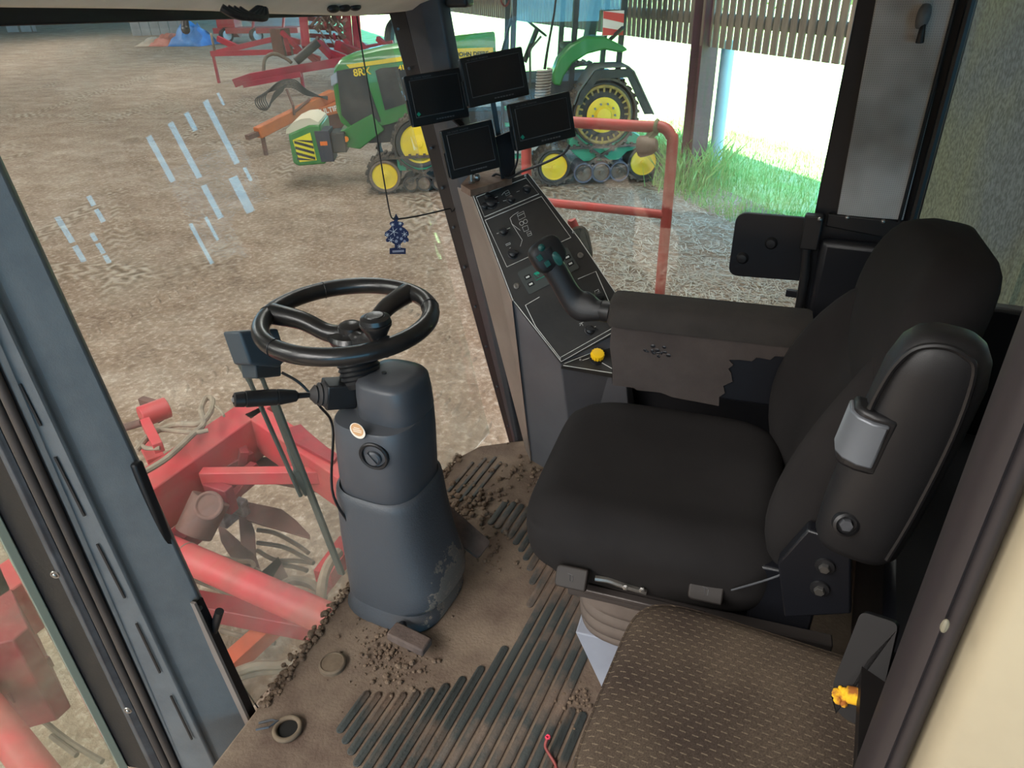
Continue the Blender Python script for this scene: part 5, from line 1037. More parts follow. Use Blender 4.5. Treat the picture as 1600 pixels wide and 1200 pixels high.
# the left end of the header, seen through the door glass
b = B(); b.prism([atz(u, v, -0.7) for u, v in ((-60, 860), (0, 880), (45, 980), (20, 1000), (-60, 1020))], (0, 0, -0.5)); b.build('end_plate', M_redd, hd, bevel=0.006)
b = B(); b.cyl(atz(-40, 1080, -0.9), atz(80, 1235, -0.9), 0.06, n=20); b.build('round_tube', M_red, hd)
b = B(); b.bar(atz(10, 1090, -1.0), atz(75, 1030, -1.0), 0.05, 0.06); b.bar(atz(0, 1060, -1.1), atz(60, 1010, -1.1), 0.05, 0.06); b.build('stub_beam', M_redd, hd, bevel=0.003)
for pts in ([(10, 1090), (40, 1110), (58, 1125)], [(60, 1120), (110, 1160), (160, 1190)], [(80, 1150), (120, 1180)]):
    b = B(); b.tube([atz(u, v, -1.3) for u, v in pts], 0.012, n=8, smooth=3); b.build('tine', M_soil, hd)

# ---- the green tracked tractor
TX = math.atan2(0.869, -0.495); TO = V((12.7, 4.2, GZ))
M_grn = mat('tractor green', (44, 128, 54), 0.35, rgb2=(70, 134, 70), scale=2.2, lo=0.45, hi=0.75, coat=0.3)
M_grn2 = mat('undercarriage green', (40, 150, 112), 0.5, rgb2=(70, 150, 120), scale=5)
M_yel = mat('tractor yellow', (246, 212, 40), 0.4, rgb2=(226, 196, 70), scale=3)
M_trk = mat('track rubber', (62, 60, 58), 0.85, rgb2=(112, 100, 86), scale=5, lo=0.42, hi=0.7)
M_dk = mat('tractor black', (40, 42, 42), 0.5, rgb2=(60, 60, 58), scale=4)
M_idl = mat('roller rubber', (96, 98, 112), 0.6)
tr = thing('tractor', 'green and yellow tracked tractor parked beyond the side window', 'tractor', TO, TX)
TM = wm(tr); T = lambda a, off_, z: TM @ V((a, -off_, z)); TY = TM.to_3x3() @ V((0, 1, 0)); TXv = TM.to_3x3() @ V((1, 0, 0))
def hull(circ, n=22):
    """belt path round circles (a, z, r), given in order"""
    pts = []; m = len(circ)
    for i in range(m):
        (a0, z0, r0), (a1, z1, r1), (a2, z2, r2) = circ[i - 1], circ[i], circ[(i + 1) % m]
        def tang(x0, y0, q0, x1, y1, q1):
            d = math.hypot(x1 - x0, y1 - y0); th = math.atan2(y1 - y0, x1 - x0); return th - PI / 2 + math.asin(max(-1, min(1, (q1 - q0) / d))) * -1
        s = tang(a0, z0, r0, a1, z1, r1); e = tang(a1, z1, r1, a2, z2, r2)
        while e < s: e += 2 * PI
        k = max(3, int(n * (e - s) / PI))
        pts += [(a1 + r1 * math.cos(s + (e - s) * j / k), z1 + r1 * math.sin(s + (e - s) * j / k)) for j in range(k + 1)]
    return pts
def track(circ, o0, o1, parent):
    P = hull(circ); n = len(P); c = B(); ca, cz = sum(p[0] for p in P) / n, sum(p[1] for p in P) / n
    # resample evenly
    L = [0]; 
    for i in range(n): L.append(L[-1] + math.hypot(P[(i + 1) % n][0] - P[i][0], P[(i + 1) % n][1] - P[i][1]))
    def at(s):
        s %= L[-1]
        for i in range(n):
            if L[i + 1] >= s:
                f = (s - L[i]) / max(L[i + 1] - L[i], 1e-9); p, q = P[i], P[(i + 1) % n]; return (p[0] + (q[0] - p[0]) * f, p[1] + (q[1] - p[1]) * f)
    m = 90; loops = []
    for i in range(m):
        p = at(L[-1] * i / m); q = at(L[-1] * i / m + 0.02); d = (q[0] - p[0], q[1] - p[1]); l = math.hypot(*d); nx, nz = d[1] / l, -d[0] / l
        loops.append([T(p[0] + nx * h, o, p[1] + nz * h) for o, h in ((o0, -0.02), (o0, 0.02), (o1, 0.02), (o1, -0.02))])
    c.loft(loops, ring=True)
    ml = int(L[-1] / 0.13)
    for i in range(ml):
        for o2, o3, sh in ((o0, (o0 + o1) / 2, 0.0), ((o0 + o1) / 2, o1, 0.065)):
            s = L[-1] * i / ml + sh; p = at(s); q = at(s + 0.045); dl = (q[0] - p[0], q[1] - p[1]); l = math.hypot(*dl) or 1; nx, nz = dl[1] / l, -dl[0] / l
            c.loft([[T(p[0] + nx * h, o2, p[1] + nz * h), T(q[0] + nx * h, o2, q[1] + nz * h), T(q[0] + nx * h, o3, q[1] + nz * h), T(p[0] + nx * h, o3, p[1] + nz * h)] for h in (0.0, 0.05)])
    return c.build('track_belt', M_trk, parent, smooth=False)
def wheel(a, z, r, o, wd, parent, mrim, mtyre, holes=0, name='wheel'):
    b = B(); c = T(a, o, z); b.lathe([(0.05, -0.07), (r * 0.79, -0.07), (r * 0.80, 0.0), (r * 0.86, 0.015), (r * 0.98, 0.015), (r, -0.01), (r, -wd), (0.05, -wd)], c, TY, 40); w_ = b.build(name, mtyre, parent)
    b = B(); b.lathe([(r * 0.80, -0.02), (r * 0.80, 0.005), (r * 0.70, -0.03), (r * 0.42, -0.04), (r * 0.38, -0.02), (r * 0.25, -0.015), (r * 0.14, -0.01), (r * 0.13, 0.015), (0.001, 0.018)], c, TY, 40); d = b.build('wheel_disc', mrim, w_)
    if holes:
        b = B()
        for k in range(holes):
            an_ = 2 * PI * k / holes; p = T(a + r * 0.60 * math.cos(an_), o, z + r * 0.60 * math.sin(an_)); b.cyl(p - TY * 0.06, p - TY * 0.026, r * 0.13, n=12)
        b.build('wheel_hole', M_dk, w_)
    return w_
# rear track unit
track([(0.92, 0.36, 0.315), (0.03, 1.23, 0.60), (-0.76, 0.37, 0.315)][::-1], 0.02, 0.60, tr)
wheel(0.03, 1.23, 0.54, 0.06, 0.4, tr, M_dk, M_dk, name='drive_wheel')
b = B(); c = T(0.03, 0.03, 1.23); b.lathe([(0.29, -0.03), (0.30, 0.02), (0.22, 0.05), (0.15, 0.03), (0.12, 0.09), (0.001, 0.10)], c, TY, 32); b.build('hub_disc', M_yel, tr)
b = B(); b.torus(c, TY, 0.475, 0.028, 44, 8)
for k in range(24):
    a = 2 * PI * k / 24; p = T(0.03 + 0.38 * math.cos(a), 0.03, 1.23 + 0.38 * math.sin(a)); q_ = T(0.03 + 0.46 * math.cos(a), 0.03, 1.23 + 0.46 * math.sin(a)); b.bar(p, q_, 0.03, 0.03, up=TY)
b.build('drive_lugs', mat('yellowed drive ring', (176, 150, 70), 0.6, rgb2=(96, 86, 66), scale=8), tr)
b = B()
for k in range(10): a = 2 * PI * k / 10; p = T(0.03 + 0.2 * math.cos(a), 0.0, 1.23 + 0.2 * math.sin(a)); b.cyl(p, p + TY * 0.05, 0.02, n=6)
b.build('hub_bolt', M_steel, tr)
for a, z, r in ((0.90, 0.355, 0.295), (-0.755, 0.37, 0.295)): wheel(a, z, r, 0.05, 0.45, tr, M_yel, M_dk, 12, 'idler_wheel')
for a in (0.36, 0.03, -0.31): wheel(a, 0.225, 0.185, 0.03, 0.45, tr, M_soil, M_idl, 0, 'roller')
b = B(); b.prism([T(a, 0.10, z) for a, z in ((0.62, 0.80), (0.50, 0.90), (-0.55, 0.90), (-0.72, 0.80), (-0.72, 0.62), (-0.45, 0.56), (-0.3, 0.42), (0.35, 0.42), (0.52, 0.55), (0.62, 0.66))], TY * -0.3); un = b.build('undercarriage', M_grn2, tr, bevel=0.01)
b = B(); c = T(-0.10, 0.09, 0.68); b.lathe([(0.11, 0), (0.10, 0.03), (0.04, 0.03), (0.001, 0.04)], c, TY, 20); b.build('pivot_cap', M_grn2, un)
# rear mudguard of the track: bent dark plate
def bent(name, pts, o0, o1, th, m, parent, bevel=0.01):
    b = B(); n = len(pts); loops = []
    for i, (a, z) in enumerate(pts):
        pa_, pb_ = pts[max(i - 1, 0)], pts[min(i + 1, n - 1)]; d = (pb_[0] - pa_[0], pb_[1] - pa_[1]); l = math.hypot(*d); nx, nz = -d[1] / l, d[0] / l
        loops.append([T(a, o0, z), T(a, o1, z), T(a + nx * th, o1, z + nz * th), T(a + nx * th, o0, z + nz * th)])
    b.loft(loops); return b.build(name, m, parent, bevel=bevel)
bent('track_mudguard', [(0.55, 1.42), (0.48, 1.62), (0.22, 1.96), (0.12, 2.0), (-0.36, 2.0), (-0.46, 1.92), (-0.86, 1.20)], -0.02, 0.62, -0.03, mat('mudguard grey', (92, 98, 98), 0.6), tr)
b = B(); b.prism([T(a, -0.02, z) for a, z in ((0.52, 1.42), (0.46, 1.62), (0.20, 1.97), (-0.40, 1.98), (-0.84, 1.22), (-0.70, 1.22), (-0.36, 1.84), (0.14, 1.84), (0.38, 1.55), (0.42, 1.42))], TY * -0.02); b.build('mudguard_lip', M_dk, tr)
# front track unit (steered a little)
track([(3.99, 0.34, 0.30), (3.32, 0.86, 0.46), (2.62, 0.34, 0.30)][::-1], 0.02, 0.52, tr)
wheel(3.32, 0.86, 0.42, 0.06, 0.35, tr, M_yel, M_dk, 10, 'drive_wheel')
for a in (3.99, 2.62): wheel(a, 0.325, 0.285, 0.03, 0.4, tr, M_yel, M_soil, 12, 'idler_wheel')
for a in (3.54, 3.30, 3.02): wheel(a, 0.17, 0.14, 0.03, 0.4, tr, M_soil, M_dk, 0, 'roller')
b = B(); b.prism([T(a, 0.08, z) for a, z in ((3.75, 0.60), (3.5, 0.66), (2.95, 0.66), (2.8, 0.58), (2.85, 0.40), (3.75, 0.40))], TY * -0.3); b.build('undercarriage', M_grn2, tr, bevel=0.01)
# far-side tracks, simple but real
track([(0.92, 0.36, 0.315), (0.03, 1.23, 0.60), (-0.76, 0.37, 0.315)][::-1], 2.15, 2.7, tr); track([(3.99, 0.34, 0.30), (3.32, 0.86, 0.46), (2.62, 0.34, 0.30)][::-1], 2.2, 2.7, tr)
# hood
OC = 1.37
b = B(); loops = []
for a, zb, zt, w0, w1 in ((4.86, 1.30, 1.86, 0.20, 0.18), (4.80, 1.10, 2.04, 0.27, 0.25), (4.66, 1.00, 2.18, 0.31, 0.28), (4.4, 0.98, 2.27, 0.33, 0.29), (3.9, 1.05, 2.36, 0.34, 0.30), (3.0, 1.30, 2.44, 0.36, 0.31), (2.2, 1.55, 2.50, 0.38, 0.32), (1.85, 1.6, 2.52, 0.38, 0.32)):
    loops.append([T(a, OC - w0, zb), T(a, OC - w0, (zb + zt) / 2), T(a, OC - w0 * 0.98, zt - 0.16), T(a, OC - w1, zt - 0.05), T(a, OC - w1 * 0.6, zt), T(a, OC + w1 * 0.6, zt), T(a, OC + w1, zt - 0.05), T(a, OC + w0 * 0.98, zt - 0.16), T(a, OC + w0, (zb + zt) / 2), T(a, OC + w0, zb)])
b.loft(loops); b.build('hood', M_grn, tr, angle=30)
hs = lambda a, z, o=1.37 - 0.385: T(a, o, z)
b = B(); b.prism([hs(a, z, 1.025) for a, z in ((4.74, 2.00), (4.28, 2.06), (4.05, 1.10), (4.60, 1.04), (4.76, 1.25))], TY * 0.012); b.build('side_grille', M_dk, tr)
b = B(); b.prism([hs(a, z, 1.012) for a, z in ((4.05, 1.98), (3.95, 2.02), (2.35, 2.10), (2.35, 1.68), (3.5, 1.42), (3.95, 1.30))], TY * 0.012); b.build('engine_screen', M_dk, tr)
b = B(); b.prism([hs(a, z, 1.000) for a, z in ((4.55, 2.10), (4.5, 2.04), (2.85, 2.19), (2.62, 2.17), (2.40, 2.08), (1.90, 2.06), (1.90, 2.30), (2.6, 2.30), (2.85, 2.27))], TY * 0.012); b.build('yellow_stripe', M_yel, tr)
b = B(); b.loft([[T(a, OC - w, z) for a, w, z in ((4.74, 0.315, 1.98), (4.84, 0.24, 1.90), (4.85, 0.24, 1.74), (4.75, 0.318, 1.80))], [T(a, OC - w, z) for a, w, z in ((4.76, 0.33, 1.98), (4.88, 0.24, 1.90), (4.89, 0.24, 1.74), (4.77, 0.333, 1.80))]]); b.build('headlight', mat('headlight', (190, 205, 220), 0.1, 0.3), tr)
M_lg = mat('logo green', (14, 44, 22), 0.5)
text('brand_lettering', 'JOHN DEERE', M_lg, hs(2.545, 2.172, 0.972), -TXv, V((0, 0, 1)), 0.098, tr, extrude=0.003, bold=0.003)
text('model_lettering', '8RX', M_yel, hs(4.44, 1.90, 1.008), -TXv + V((0, 0, 0.1)), V((0, 0, 1)), 0.17, tr, extrude=0.003, bold=0.005)
text('model_lettering', '410', M_yel, hs(3.62, 1.98, 0.995), -TXv + V((0, 0, 0.1)), V((0, 0, 1)), 0.11, tr, extrude=0.003, bold=0.004)
# chassis, front linkage with the weight block
b = B(); b.box(TM @ V((2.4, -OC, 0.95)), (4.6, 0.5, 0.5), TM.to_3x3()); b.box(TM @ V((3.3, -OC, 0.80)), (0.4, 2.0, 0.3), TM.to_3x3()); b.box(TM @ V((0.0, -OC, 1.1)), (1.2, 1.7, 0.7), TM.to_3x3()); b.build('chassis', M_dk, tr, bevel=0.02)
b = B(); b.prism([T(a, 1.0, z) for a, z in ((4.85, 0.95), (4.2, 1.25), (4.0, 0.95), (4.5, 0.62), (4.95, 0.70))], TY * -0.7); b.build('front_linkage', M_grn, tr, bevel=0.02)
b = B(); b.prism([T(a, 0.80, z) for a, z in ((5.75, 0.98), (5.35, 1.12), (5.15, 1.12), (5.15, 0.42), (5.66, 0.40), (5.75, 0.46))], TY * -1.1); wt = b.build('weight_block', M_grn, tr, bevel=0.03)
b = B(); b.loft([[T(5.42 + (a - 5.42) * k, 0.86 + (1 - k) * 0.2, z) for a, z in ((5.80, 0.98), (5.78, 1.06), (5.66, 1.16), (5.48, 1.23), (5.32, 1.24), (5.18, 1.16), (5.16, 1.06), (5.25, 1.05), (5.4, 1.04))] if k < 2 else None for k in (0.96, 1.0)] + [[T(a, 1.85, z) for a, z in ((5.80, 0.98), (5.78, 1.06), (5.66, 1.16), (5.48, 1.23), (5.32, 1.24), (5.18, 1.16), (5.16, 1.06), (5.25, 1.05), (5.4, 1.04))]]); b.build('weight_cover', mat('cream cover', (226, 216, 192), 0.6), wt)
b = B(); b.prism([T(a, 0.79, z) for a, z in ((5.68, 0.88), (5.34, 1.00), (5.30, 0.50), (5.62, 0.48))], TY * 0.012); hz = b.build('hazard_panel', mat('hazard yellow', (240, 226, 40), 0.5), wt)
b = B()
for k in range(5):
    z = 0.52 + 0.10 * k; p = [(5.655, z + 0.05), (5.655, z + 0.0), (5.32, z - 0.13 + 0.02), (5.32, z - 0.08 + 0.02)]
    p = [(a, min(max(zz, 0.50 if a < 5.5 else 0.495), 0.98 if a < 5.5 else 0.885)) for a, zz in p]
    if abs(p[0][1] - p[1][1]) > 0.005 or abs(p[2][1] - p[3][1]) > 0.005: b.prism([T(a, 0.775, zz) for a, zz in p], TY * 0.006)
b.build('hazard_stripe', M_dk, wt)
b = B(); b.prism([T(a, 0.78, z) for a, z in ((5.27, 1.02), (5.0, 1.02), (4.98, 0.46), (5.22, 0.46))], TY * -0.5); lb = b.build('lamp_box', mat('blue black box', (52, 56, 68), 0.5), wt, bevel=0.01)
b = B(); b.box(T(5.12, 0.77, 0.80), (0.13, 0.03, 0.07), TM.to_3x3()); b.build('marker_lens', mat('orange lens', (245, 120, 30), 0.3), wt)
b = B(); b.cyl(T(4.72, 0.9, 0.84), T(4.72, 0.86, 0.84), 0.05, n=16); b.build('marker_lens', mat('amber lens', (250, 140, 30), 0.3), tr)
b = B(); b.box(T(4.86, 1.1, 0.78), (0.26, 0.5, 0.36), TM.to_3x3()); b.build('linkage_frame', M_dk, tr, bevel=0.02)
# cab of the tractor
b = B()
for a, o in ((1.62, 0.62), (1.62, 2.12), (-0.30, 0.62), (-0.30, 2.12), (0.55, 0.56), (0.55, 2.18)): b.bar(T(a, o, 1.5), T(a - 0.12, o, 3.5), 0.09, 0.09)
b.box(TM @ V((0.6, -OC, 1.62)), (2.1, 1.65, 0.25), TM.to_3x3()); b.build('cab_frame', M_dk, tr)
b = B(); b.box(TM @ V((0.6, -OC, 3.6)), (2.5, 1.8, 0.25), TM.to_3x3()); b.build('cab_roof', M_grn, tr, bevel=0.06)
b = B(); b.prism([T(a, 0.60, z) for a, z in ((1.60, 1.75), (-0.25, 1.95), (-0.36, 3.48), (1.50, 3.48))], TY * 0.01); b.build('side_glass', glass('tractor glass', (0.72, 0.86, 0.84), dust=0.04), tr)
b = B(); b.box(TM @ V((0.35, -1.4, 2.25)), (0.5, 0.55, 0.12), TM.to_3x3()); b.prism([T(a, 1.12, z) for a, z in ((0.18, 2.25), (0.02, 3.05), (-0.10, 3.05), (0.02, 2.25))], TY * -0.55); b.build('cab_seat', M_dk, tr, bevel=0.04)
b = B(); b.torus(T(1.05, 1.4, 2.55), (TXv * 0.6 + V((0, 0, -0.8))), 0.2, 0.02, 24, 8); b.cyl(T(1.05, 1.4, 2.55), T(1.3, 1.4, 2.0), 0.05, n=10); b.build('cab_wheel', M_black, tr)
fend = [(0.88, 1.72), (0.90, 1.90), (0.80, 2.14), (0.60, 2.34), (0.30, 2.47), (0.0, 2.46), (-0.35, 2.30), (-0.42, 2.24)]
b = B(); inn = [(-0.30, 2.20), (0.0, 2.26), (0.30, 2.20), (0.55, 2.06), (0.70, 1.86), (0.76, 1.70)]
b.prism([T(a, 0.30, z) for a, z in fend + inn], TY * -0.35); b.build('fender', M_grn, tr, bevel=0.03)
b = B(); b.box(TM @ V((1.35, -0.55, 1.15)), (0.9, 0.6, 0.7), TM.to_3x3()); b.build('fuel_tank', M_dk, tr, bevel=0.06, seg=3)
b = B()
for k in range(4): b.box(TM @ V((1.55, -0.18, 0.55 + 0.28 * k)), (0.45, 0.22, 0.04), TM.to_3x3())
for a in (1.32, 1.78): b.bar(T(a, 0.15, 0.5), T(a, 0.15, 1.5), 0.03, 0.05)
b.build('access_step', M_grn2, tr)
b = B(); b.tube([T(1.3, 0.3, 1.5), T(1.3, 0.3, 2.3), T(1.1, 0.35, 2.5)], 0.02, n=8); b.build('hand_rail', M_dk, tr)
b = B(); b.tube([T(1.75, 0.95, 2.2), T(1.6, 0.55, 2.75), T(1.55, 0.45, 2.9)], 0.025, n=8); b.box(T(1.55, 0.42, 2.95), (0.06, 0.24, 0.4), TM.to_3x3()); b.build('tractor_mirror', M_dk, tr)
b = B(); b.box(T(1.66, 1.0, 1.85), (0.25, 0.25, 0.6), TM.to_3x3()); b.build('exhaust_cover', M_dk, tr, bevel=0.04)
b = B(); b.bar(T(-0.1, 0.55, 2.36), T(-0.30, 0.25, 2.60), 0.05, 0.05); b.build('marker_arm', M_dk, tr)
b = B(); b.box(T(-0.16, 0.42, 2.66), (0.36, 0.02, 0.38), TM.to_3x3()); mb = b.build('marker_board', mat('board white', (236, 230, 226), 0.5), tr)
b = B()
for s_ in (-0.16, 0.10): b.prism([T(-0.16 + x, 0.405, 2.66 + z) for x, z in ((-0.18 * -1 + 0, max(-0.19, min(0.19, -0.02 + s_))), (0.18, max(-0.19, min(0.19, 0.10 + s_))), (-0.18, max(-0.19, min(0.19, -0.02 + s_ + 0.06))), (-0.18, max(-0.19, min(0.19, -0.16 + s_ + 0.06))))], TY * 0.004)
b.build('red_stripe', mat('board red', (214, 70, 62), 0.5), mb)

# ---- barn post, downpipe, weeds
b = B(); pc = atz(1080, 285, GZ); M_ipost = mat('rusty maroon post', (112, 70, 78), 0.7, rgb2=(92, 74, 66), scale=4, stretch=(3, 3, 0.5))
hx = V((-WD.x, -WD.y, 0)); 
for sgn in (-0.16, 0.16): b.prism([pc + WD * (0.005 + sgn) + WN * -0.16, pc + WD * (0.005 + sgn + 0.02) + WN * -0.16, pc + WD * (0.005 + sgn + 0.02) + WN * 0.16, pc + WD * (0.005 + sgn) + WN * 0.16], (0, 0, 7.0))
b.prism([pc + WD * -0.15 + WN * -0.01, pc + WD * 0.16 + WN * -0.01, pc + WD * 0.16 + WN * 0.01, pc + WD * -0.15 + WN * 0.01], (0, 0, 7.0))
struct(b.build('pillar', M_ipost))
b = B(); p = atx(1116, 262, 13.75); p.z = GZ; b.cyl(p, V((p.x, p.y, 0.36)), 0.115, n=24); b.torus((p.x, p.y, 0.34), (0, 0, 1), 0.112, 0.012, 24, 8)
tag(b.build('downpipe', mat('pale blue pipe', (176, 206, 222), 0.4)), 'pale blue plastic downpipe standing beside the rusty barn post', 'pipe')
M_gr = mat('grass blade', (104, 170, 82), 0.7, rgb2=(166, 196, 120), scale=2.0)
TI = TM.inverted()
def clear(q):
    l = TI @ q; return not (-1.2 < l.x < 5 and -2.9 < l.y < 0.15) and (q - pc).xy.length > 0.26
b = B(); rg = random.Random(11)
def tuft(x, y, h, w): 
    a = rg.uniform(0, 2 * PI); l = rg.uniform(0.2, 0.7) * h; d = V((math.cos(a), math.sin(a), 0)); s = V((-d.y, d.x, 0)) * w; p = V((x, y, GZ - 0.02))
    b.face([p - s, p + s, p + d * l * 0.4 + V((0, 0, h * 0.65)) + s * 0.7]); b.face([p - s * 0.8 + d * l * 0.3 + V((0, 0, h * 0.5)), p + s * 0.7 + d * l * 0.4 + V((0, 0, h * 0.62)), p + d * l + V((0, 0, h))])
for i in range(9500):
    s_ = rg.uniform(-3.6, 5.5); t_ = -rg.random() ** 1.4 * 4.2 + 0.75; q_ = wl(s_, t_, 0)
    if clear(q_): tuft(q_.x, q_.y, rg.uniform(0.08, 0.30), 0.008)
for i in range(1000):
    q_ = wl(rg.gauss(0.0, 0.35), rg.gauss(0.0, 0.3), 0)
    if clear(q_): tuft(q_.x, q_.y, rg.uniform(0.25, 0.9), 0.014)
for i in range(900):
    q_ = wl(rg.gauss(1.2, 0.7), rg.gauss(-0.3, 0.3), 0)
    if clear(q_): tuft(q_.x, q_.y, rg.uniform(0.15, 0.6), 0.012)
tag(b.build('grass', M_gr, smooth=False), 'green grass and weeds growing along the open side of the barn', 'grass', kind='stuff')
M_leaf = mat('hedge leaf', (92, 112, 62), 0.8, rgb2=(136, 140, 84), scale=0.6)
b = B()
for i in range(3200):
    s_ = rg.choice((rg.gauss(0, 1.6), rg.gauss(5, 1.4), rg.gauss(13, 3), rg.uniform(-3, 46))); q_ = wl(s_, -24 + rg.gauss(0, 1.0), 0); z = GZ + 0.2 + 8.5 * rg.random() ** 0.8; r = 0.22
    d1 = V((rg.gauss(0, 1), rg.gauss(0, 1), rg.gauss(0, 1))).normalized() * r; d2_ = V((rg.gauss(0, 1), rg.gauss(0, 1), rg.gauss(0, 1))).normalized() * r; p = V((q_.x, q_.y, z)); b.face([p - d1, p + d2_, p + d1, p - d2_])
tag(b.build('hedge', M_leaf, smooth=False), 'tall sunlit hedge beyond the field behind the barn boards', 'hedge', kind='stuff')

M_straw = mat('straw', (206, 198, 182), 0.8, rgb2=(170, 158, 138), scale=3)
b = B(); rs = random.Random(21)
for i in range(6000):
    q_ = atz(rs.uniform(870, 1285), 285 + 215 * rs.random() ** 0.8, GZ); a = rs.uniform(0, PI); l = rs.uniform(0.02, 0.09); d = V((math.cos(a), math.sin(a), rs.uniform(-0.1, 0.25))) * l; s_ = V((-math.sin(a), math.cos(a), 0)) * rs.uniform(0.003, 0.007); p = V((q_.x, q_.y, GZ + rs.uniform(0.012, 0.03)))
    if clear(q_) and (q_ - WO).dot(WN) > 0.5 - rs.random() * 0.5: b.face([p - d - s_, p + d - s_, p + d + s_, p - d + s_])
tag(b.build('straw', M_straw, smooth=False), 'pale loose straw strewn over the yard below the side window', 'straw', kind='stuff')

# ---- implements and stores across the yard
def beam(b, pts, w, h, d):
    for (u0, v0), (u1, v1) in zip(pts, pts[1:]): b.bar(atd(u0, v0, d), atd(u1, v1, d), w, h)
M_mag = mat('implement red', (190, 44, 70), 0.5, rgb2=(150, 44, 58), scale=1.5)
cu_ = thing('folded_cultivator', 'large dark red folded cultivator with disc wings standing beyond the tractor nose', 'cultivator', atz(480, 100, GZ))
D_ = 24.0; gd = lambda u, v, d=D_: atd(u, v, d)
b = B(); beam(b, [(366, 130), (392, 121), (470, 107), (560, 92), (600, 88)], 0.22, 0.26, 24); beam(b, [(380, 133), (470, 116)], 0.12, 0.16, 23.8); b.build('drawbar', M_mag, cu_)
b = B(); b.cyl(gd(462, 96), gd(497, 66), 0.14, n=14); b.build('drawbar_cylinder', M_dk, cu_)
b = B(); b.tube([gd(412, 112), gd(414, 92), gd(428, 84), gd(448, 92), gd(455, 98)], 0.06, n=8, smooth=4); b.build('hose_loop', M_soil, cu_)
b = B(); beam(b, [(330, 84), (440, 58), (470, 66)], 0.16, 0.18, 27); beam(b, [(330, 84), (470, 80)], 0.16, 0.18, 27); beam(b, [(340, 60), (370, 74)], 0.12, 0.2, 27); b.build('rear_frame', M_mag, cu_)
b = B(); b.torus(gd(333, 68, 27), WN, 0.32, 0.05, 20, 6); b.build('cable_ring', M_soil, cu_)
for u in (476, 543):
    b = B(); beam(b, [(u - 6, -20), (u + 3, 75)], 0.30, 0.30, 26); b.build('wing_post', M_mag, cu_)
for k in range(7):
    b = B(); v = -10 + 13 * k; beam(b, [(480, v), (536, v + 4)], 0.10, 0.14, 26.2); b.build('wing_bar', M_redd, cu_)
M_disc = mat('worn disc', (176, 160, 150), 0.5, 0.3)
for r_ in range(6):
    for c_ in range(3):
        b = B(); c = gd(504 + 13 * c_ + (r_ % 2) * 3, 4 + 12.5 * r_, 25.7); b.lathe([(0.24, 0.03), (0.20, 0.0), (0.001, -0.03)], c, V((0.5, -0.6, 0.5)), 16); b.build('disc', M_disc, cu_)
for k in range(9):
    b = B(); b.tube([gd(488 + 5 * k, -5 + 8 * (k % 3), 26), gd(500 + 4 * k, 20 + 6 * (k % 4), 25.8), gd(486 + 5 * k, 40 + 5 * (k % 3), 25.8)], 0.05, n=6, smooth=3); b.build('spring_tine', M_rust, cu_)
for k in range(16):
    b = B(); u, v = 496 + (k * 37) % 48, 8 + (k * 23) % 62; b.bar(gd(u, v, 25.6), gd(u + 9 - (k % 5) * 4, v + 7, 25.5), 0.09, 0.12); b.build('wing_bracket', (M_redd, M_rust, M_mag)[k % 3], cu_)
for k, (u0, v0, u1, v1) in enumerate(((505, 78, 545, 92), (535, 72, 570, 96), (560, 66, 585, 90), (480, 84, 500, 100), (575, 84, 612, 92), (446, 62, 452, 84), (590, 60, 618, 84))):
    b = B(); b.bar(gd(u0, v0, 24.6), gd(u1, v1, 24.4), 0.14, 0.16); b.build('link_arm', (M_mag, M_redd)[k % 2], cu_)
b = B(); beam(b, [(497, 66), (520, 90), (540, 96)], 0.2, 0.2, 24.5); beam(b, [(525, 70), (560, 84), (610, 78)], 0.25, 0.3, 25); beam(b, [(440, 50), (470, 80), (500, 92)], 0.12, 0.14, 25); beam(b, [(555, 20), (560, 78)], 0.3, 0.2, 26); beam(b, [(560, 80), (615, 70)], 0.3, 0.3, 26)
b.build('carrying_frame', M_mag, cu_)
b = B(); b.lathe([(0.75, 0), (0.85, 0.1), (0.85, 0.3), (0.75, 0.4), (0.001, 0.4)], gd(612, 68, 27), V((0.2, -0.9, 0)), 28); b.build('transport_wheel', M_dk, cu_)
b = B(); b.box(gd(440, 66, 26), (0.5, 0.5, 0.9)); b.build('tool_box', M_rust, cu_)
for k, (u, v) in enumerate(((470, 112), (560, 100), (600, 105), (333, 86))):
    b = B(); p = gd(u, v, 24 if k < 3 else 27); b.cyl(p, V((p.x, p.y, GZ)), 0.06, n=8); b.build('support_leg', M_mag, cu_)
# long red trailer
tl_ = thing('red_trailer', 'red flat-sided trailer with small wheels parked at the far side of the yard', 'trailer', atz(410, 62, GZ))
b = B(); beam(b, [(340, 47), (470, 46)], 1.6, 0.30, 44); b.build('trailer_bed', M_red, tl_)
b = B(); b.cyl(atd(345, 38, 44), atd(372, 37, 44), 0.75, n=20); b.build('red_tank', M_red, tl_)
b = B(); b.prism([atd(u, v, 45) for u, v in ((372, 20), (470, 20), (455, 40), (395, 40))], WN * -1.5); b.build('hopper', mat('hopper grey', (150, 150, 154), 0.6), tl_)
b = B()
for u in (395, 442): b.bar(atd(u, 46, 43.6), atd(u + 2, 22, 43.6), 0.12, 0.12)
b.build('stake', M_red, tl_)
for u in (402, 355, 440):
    b = B(); c = atd(u, 55, 43.5); b.lathe([(0.30, 0.02), (0.36, 0.06), (0.42, 0.0), (0.42, -0.25), (0.1, -0.25)], c, V((-0.3, -0.9, 0)), 20); w2 = b.build('wheel', M_dk, tl_)
    b = B(); b.lathe([(0.28, 0.03), (0.12, 0.0), (0.001, 0.03)], c, V((-0.3, -0.9, 0)), 20); b.build('wheel_rim', mat('pale rim', (190, 196, 206), 0.5), w2)
